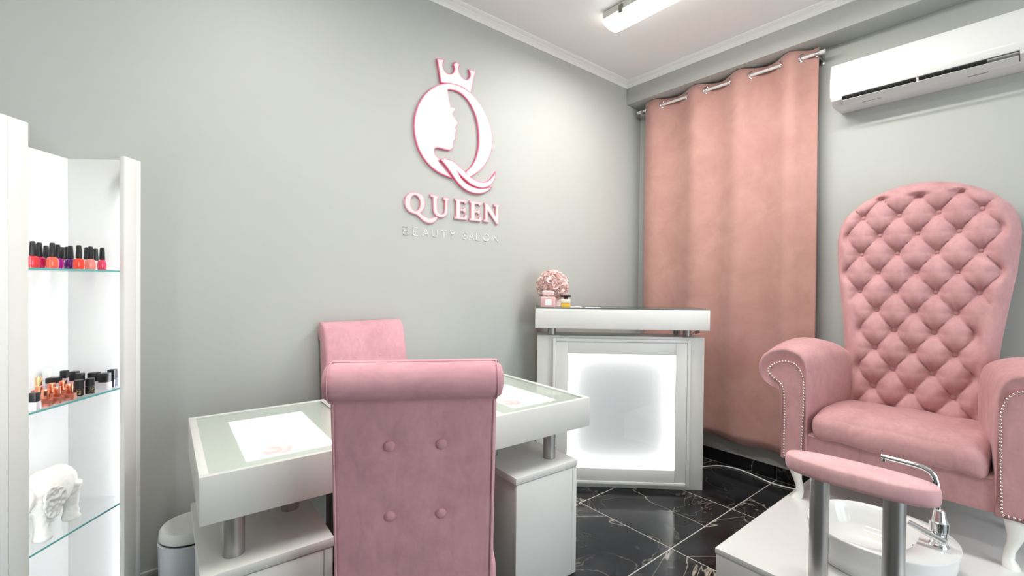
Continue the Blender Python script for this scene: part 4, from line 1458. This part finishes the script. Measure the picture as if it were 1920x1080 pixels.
def catmull(pts, closed, per):
    out = []
    n = len(pts)
    for i in range(n if closed else n - 1):
        if closed:
            p0, p1, p2, p3 = [Vector(pts[(i + q) % n]) for q in (-1, 0, 1, 2)]
        else:
            p0, p1, p2, p3 = [Vector(pts[max(0, min(n - 1, i + q))]) for q in (-1, 0, 1, 2)]
        for k in range(per):
            t = k / per
            out.append(0.5 * ((2 * p1) + (p2 - p0) * t + (2 * p0 - 5 * p1 + 4 * p2 - p3) * t * t + (3 * p1 - p0 - 3 * p2 + p3) * t ** 3))
    if not closed:
        out.append(Vector(pts[-1]))
    return out


cx_arm = Vector((0.40, 0.75))
for s, side in ((1, 'left'), (-1, 'right')):
    base_p = ARM
    dense = []
    for p, q in zip(base_p, base_p[1:] + base_p[:1]):
        for k in range(4):
            dense.append(Vector(p).lerp(Vector(q), k / 4))
    # light smoothing, bottom corners kept
    for _ in range(2):
        dense = [d if d.y < 0.41 else (dense[i - 1] + d * 2 + dense[(i + 1) % len(dense)]) / 4 for i, d in enumerate(dense)]
    b = bm_new()
    xs = [-0.680, -0.6835, -0.682, -0.676, -0.664, -0.645, -0.62, -0.58, -0.54, -0.50, -0.45, -0.40, -0.35, -0.30, -0.26, -0.235, -0.22, -0.215]
    ins = [0.024, 0.018, 0.010, 0.004, 0.0, 0, 0, 0, 0, 0, 0, 0, 0, 0, 0.006, 0.018, 0.035, 0.055]
    rows_ = []
    for x, iset in zip(xs, ins):
        t = min(1, max(0, (x + 0.66) / 0.40))
        row = []
        for d in dense:
            e, z = d.x, d.y
            ang = math.atan2(z - 0.80, e - 0.41)
            inn = max(0, min(1, (0.43 - e) / 0.10))
            if z > 0.45:
                e -= 0.085 * t * inn * (1 if z > 0.60 else (z - 0.45) / 0.15)
                z += 0.032 * sin(pi * min(1, t * 0.9)) * max(0, (z - 0.75) / 0.2)
            v = Vector((e, z)) - cx_arm
            if iset and z > 0.43:
                L = v.length
                v = v * (1 - iset / max(L, 0.05))
            # gathered pleats near the front face
            if z > 0.66 and x < -0.56:
                v = v * (1 - 0.014 * max(0, cos(ang * 7.5)) ** 10 * (1 if x > -0.682 else 0) * max(0.0, min(1, (-0.56 - x) / 0.05)))
            p = cx_arm + v
            row.append(b.verts.new(T(x, s * p.x, p.y)))
        rows_.append(row)
    n = len(dense)
    for A, B in zip(rows_, rows_[1:]):
        for k in range(n):
            k2 = (k + 1) % n
            f = (A[k], A[k2], B[k2], B[k])
            b.faces.new(f if s > 0 else f[::-1])
    b.faces.new(rows_[0]); b.faces.new(rows_[-1][::-1])
    arm = obj('armrest', b, M['velvet_throne'], TH, angle=70)
    outl = catmull(NAIL, False, 5)
    b = bm_new()
    add_prism(b, [(p.x * s + 0, p.y + OZ) for p in outl], 'x', -0.690 + OX, -0.672 + OX)
    pn = obj('front_panel', b, M['velvet_throne'], arm)
    # nail heads along the outline
    b = bm_new()
    acc, last = 0.0, outl[0]
    path = outl + [outl[0]]
    pts = []
    step, carry = 0.0140, 0.0
    for p, q in zip(path, path[1:]):
        L = (q - p).length
        d = carry
        while d < L:
            pts.append(p.lerp(q, d / L) if L > 0 else p)
            d += step
        carry = d - L
    for p in pts:
        if p.y < 0.41 and s > 0 and False:
            continue
        add_sphere(b, T(-0.6905, s * p.x, p.y), 0.0054, 7, 4)
    nl = obj('nail_trim', b, M['nail'], arm, angle=180)
    nl['kind'] = 'stuff'

# cabriole legs
def cabriole():
    b = bm_new()
    pts = [(0, 0, 0.205), (0.0, 0.004, 0.185), (-0.002, 0.010, 0.155), (0.0, 0.010, 0.125), (0.004, 0.003, 0.09), (0.005, -0.007, 0.055), (0.0, -0.010, 0.03), (-0.006, -0.004, 0.014), (-0.010, 0.0, 0.0)]
    pts = [Vector(p) for p in pts]
    rad = [0.033, 0.033, 0.031, 0.026, 0.020, 0.017, 0.018, 0.024, 0.026]
    rings = []
    for p, r in zip(pts, rad):
        rings.append([b.verts.new(p + Vector((r * cos(2 * pi * k / 16), r * sin(2 * pi * k / 16), 0))) for k in range(16)])
    for A, B in zip(rings, rings[1:]):
        for k in range(16):
            b.faces.new((A[k], B[k], B[(k + 1) % 16], A[(k + 1) % 16]))
    b.faces.new(rings[0]); b.faces.new(rings[-1][::-1])
    return b


lg = obj('leg', cabriole(), M['leg_white'], TH, T(-0.645, 0.368, PZ), angle=80)
lg['label'] = 'white curved leg'
l2 = link_copy(lg, TH, T(-0.645, -0.368, PZ)); l2.scale = (1, -1, 1)
l3 = link_copy(lg, TH, T(-0.255, 0.368, PZ), (0, 0, radians(180))); l3.scale = (1, -1, 1)
l4 = link_copy(lg, TH, T(-0.255, -0.368, PZ), (0, 0, radians(180)))

# ------------------------------------------------------------------ foot basin, faucet, footrest
BX, BY = -1.018, -1.833
BAS = thing('foot_basin', 'oval white ceramic foot basin on the platform before the armchair', 'basin', (BX, BY, PZ + 0.0005))
b = bm_new()
seg = 64
HZ = 0.135


def oval(ax, ay, oy, z, p=2.25):
    out = []
    for k in range(seg):
        a = 2 * pi * k / seg
        c_, s_ = cos(a), sin(a)
        out.append(b.verts.new((math.copysign(abs(c_) ** (2 / p), c_) * ax, math.copysign(abs(s_) ** (2 / p), s_) * ay + oy, z)))
    return out


levels = [(0.186, 0.200, 0.0, 0.0), (0.192, 0.205, 0.0, 0.006), (0.206, 0.218, 0, 0.045), (0.216, 0.227, 0, 0.09), (0.221, 0.231, 0, 0.125), (0.222, 0.232, 0, HZ - 0.004), (0.219, 0.229, 0, HZ),
          (0.206, 0.168, 0.052, HZ - 0.0005), (0.201, 0.163, 0.052, HZ - 0.006), (0.192, 0.154, 0.052, HZ - 0.03), (0.176, 0.140, 0.050, HZ - 0.075), (0.158, 0.124, 0.048, HZ - 0.098), (0.12, 0.095, 0.045, HZ - 0.107), (0.05, 0.04, 0.04, HZ - 0.110)]
rg_ = [oval(*L) for L in levels]
for A, B in zip(rg_, rg_[1:]):
    for k in range(seg):
        b.faces.new((A[k], A[(k + 1) % seg], B[(k + 1) % seg], B[k]))
b.faces.new(rg_[0][::-1]); b.faces.new(rg_[-1])
obj('bowl', b, M['ceramic'], BAS, angle=60)
b = bm_new(); add_lathe(b, [(0.024, 0.0), (0.024, 0.003), (0.018, 0.004), (0, 0.002)], (0, 0.04, HZ - 0.1095), 24)
obj('drain', b, M['chrome'], BAS)
b = bm_new(); ring = [(0.011 * cos(2 * pi * q / 18), 0, 0.011 * sin(2 * pi * q / 18)) for q in range(18)]
add_tube(b, ring, 0.003, 8, closed=True)
obj('overflow_ring', b, M['chrome'], BAS, (0.005, -0.104, HZ - 0.034), (radians(-18), 0, 0))

FX, FY, FZ = -1.002, -2.002, PZ + HZ + 0.0005
FAU = thing('faucet', 'chrome swivel faucet with angled spout on the basin rim', 'faucet', (FX, FY, FZ))
b = bm_new(); add_lathe(b, [(0, 0), (0.029, 0), (0.030, 0.004), (0.027, 0.010), (0.0245, 0.013), (0.0245, 0.055), (0.0280, 0.058), (0.0280, 0.090), (0.022, 0.097), (0.017, 0.128), (0.0115, 0.134), (0, 0.134)], seg=28)
obj('faucet_body', b, M['chrome'], FAU)
b = bm_new()
sp = catmull([(0, 0.0), (0, 0.0)], False, 1)
path = [(0, 0.004, 0.13), (0, 0.005, 0.18), (0, 0.010, 0.232), (0, 0.016, 0.250), (0, 0.028, 0.264), (0, 0.046, 0.271), (0, 0.07, 0.2735), (0, 0.12, 0.275), (0, 0.168, 0.276)]
add_tube(b, path, [0.0105, 0.0105, 0.0105, 0.0105, 0.0105, 0.0105, 0.0105, 0.010, 0.0095], 14)
add_tube(b, [(0, 0.160, 0.272), (0, 0.160, 0.258)], 0.008, 12)
obj('spout', b, M['chrome'], FAU)
b = bm_new()
add_tube(b, [(-0.026, -0.022, 0.032), (-0.030, 0.02, 0.045), (-0.033, 0.080, 0.064)], [(0.012, 0.012), (0.012, 0.0115), (0.0115, 0.0105)], 12)
obj('lever', b, M['chrome'], FAU)
b = bm_new(); add_lathe(b, [(0, -0.018), (0.0145, -0.018), (0.016, -0.012), (0.016, 0.012), (0.0145, 0.018), (0, 0.018)], (0, 0, 0), 20)
obj('knob', b, M['chrome'], FAU, (-0.012, -0.006, 0.034), (0, radians(90), 0))

REST = thing('footrest', 'pale pink padded footrest on two grey metal posts by the basin', 'footrest', (-1.315, -1.828, PZ), radians(-2))
b = bm_new()
prof_p = [(0.0, -0.030), (0.80, -0.030), (0.93, -0.025), (0.985, -0.012), (1.0, 0.002), (0.985, 0.016), (0.95, 0.023), (0.94, 0.0255), (0.92, 0.027), (0.86, 0.0315), (0.6, 0.034), (0.0, 0.035)]
seg = 56
rings = []
for r_, z in prof_p:
    if r_ == 0:
        rings.append([b.verts.new((0, 0, z))]); continue
    row = []
    off = (1 - r_) * 0.07
    for k in range(seg):
        a = 2 * pi * k / seg
        c_, s_ = cos(a), sin(a)
        x = math.copysign(abs(c_) ** 0.9, c_) * max(0.076 - off, 0.076 * r_ * 0.2)
        y = math.copysign(abs(s_) ** 0.78, s_) * max(0.222 - off, 0.222 * r_ * 0.2)
        if r_ < 0.7:
            x, y = x * r_, y * r_
        row.append(b.verts.new((x, y, z)))
    rings.append(row)
for A, B in zip(rings, rings[1:]):
    for k in range(seg):
        k2 = (k + 1) % seg
        if len(A) == 1:
            b.faces.new((A[0], B[k2], B[k]))
        elif len(B) == 1:
            b.faces.new((A[k], A[k2], B[0]))
        else:
            b.faces.new((A[k], A[k2], B[k2], B[k]))
obj('pad', b, M['velvet_pale'], REST, (0, 0, 0.412), (radians(-1.5), 0, 0), angle=50)
for yy in (0.108, -0.107):
    b = bm_new(); add_lathe(b, [(0, 0.0), (0.0305, 0.0), (0.0305, 0.384), (0, 0.384)], (0, yy, 0), 28)
    obj('post', b, M['steel'], REST)
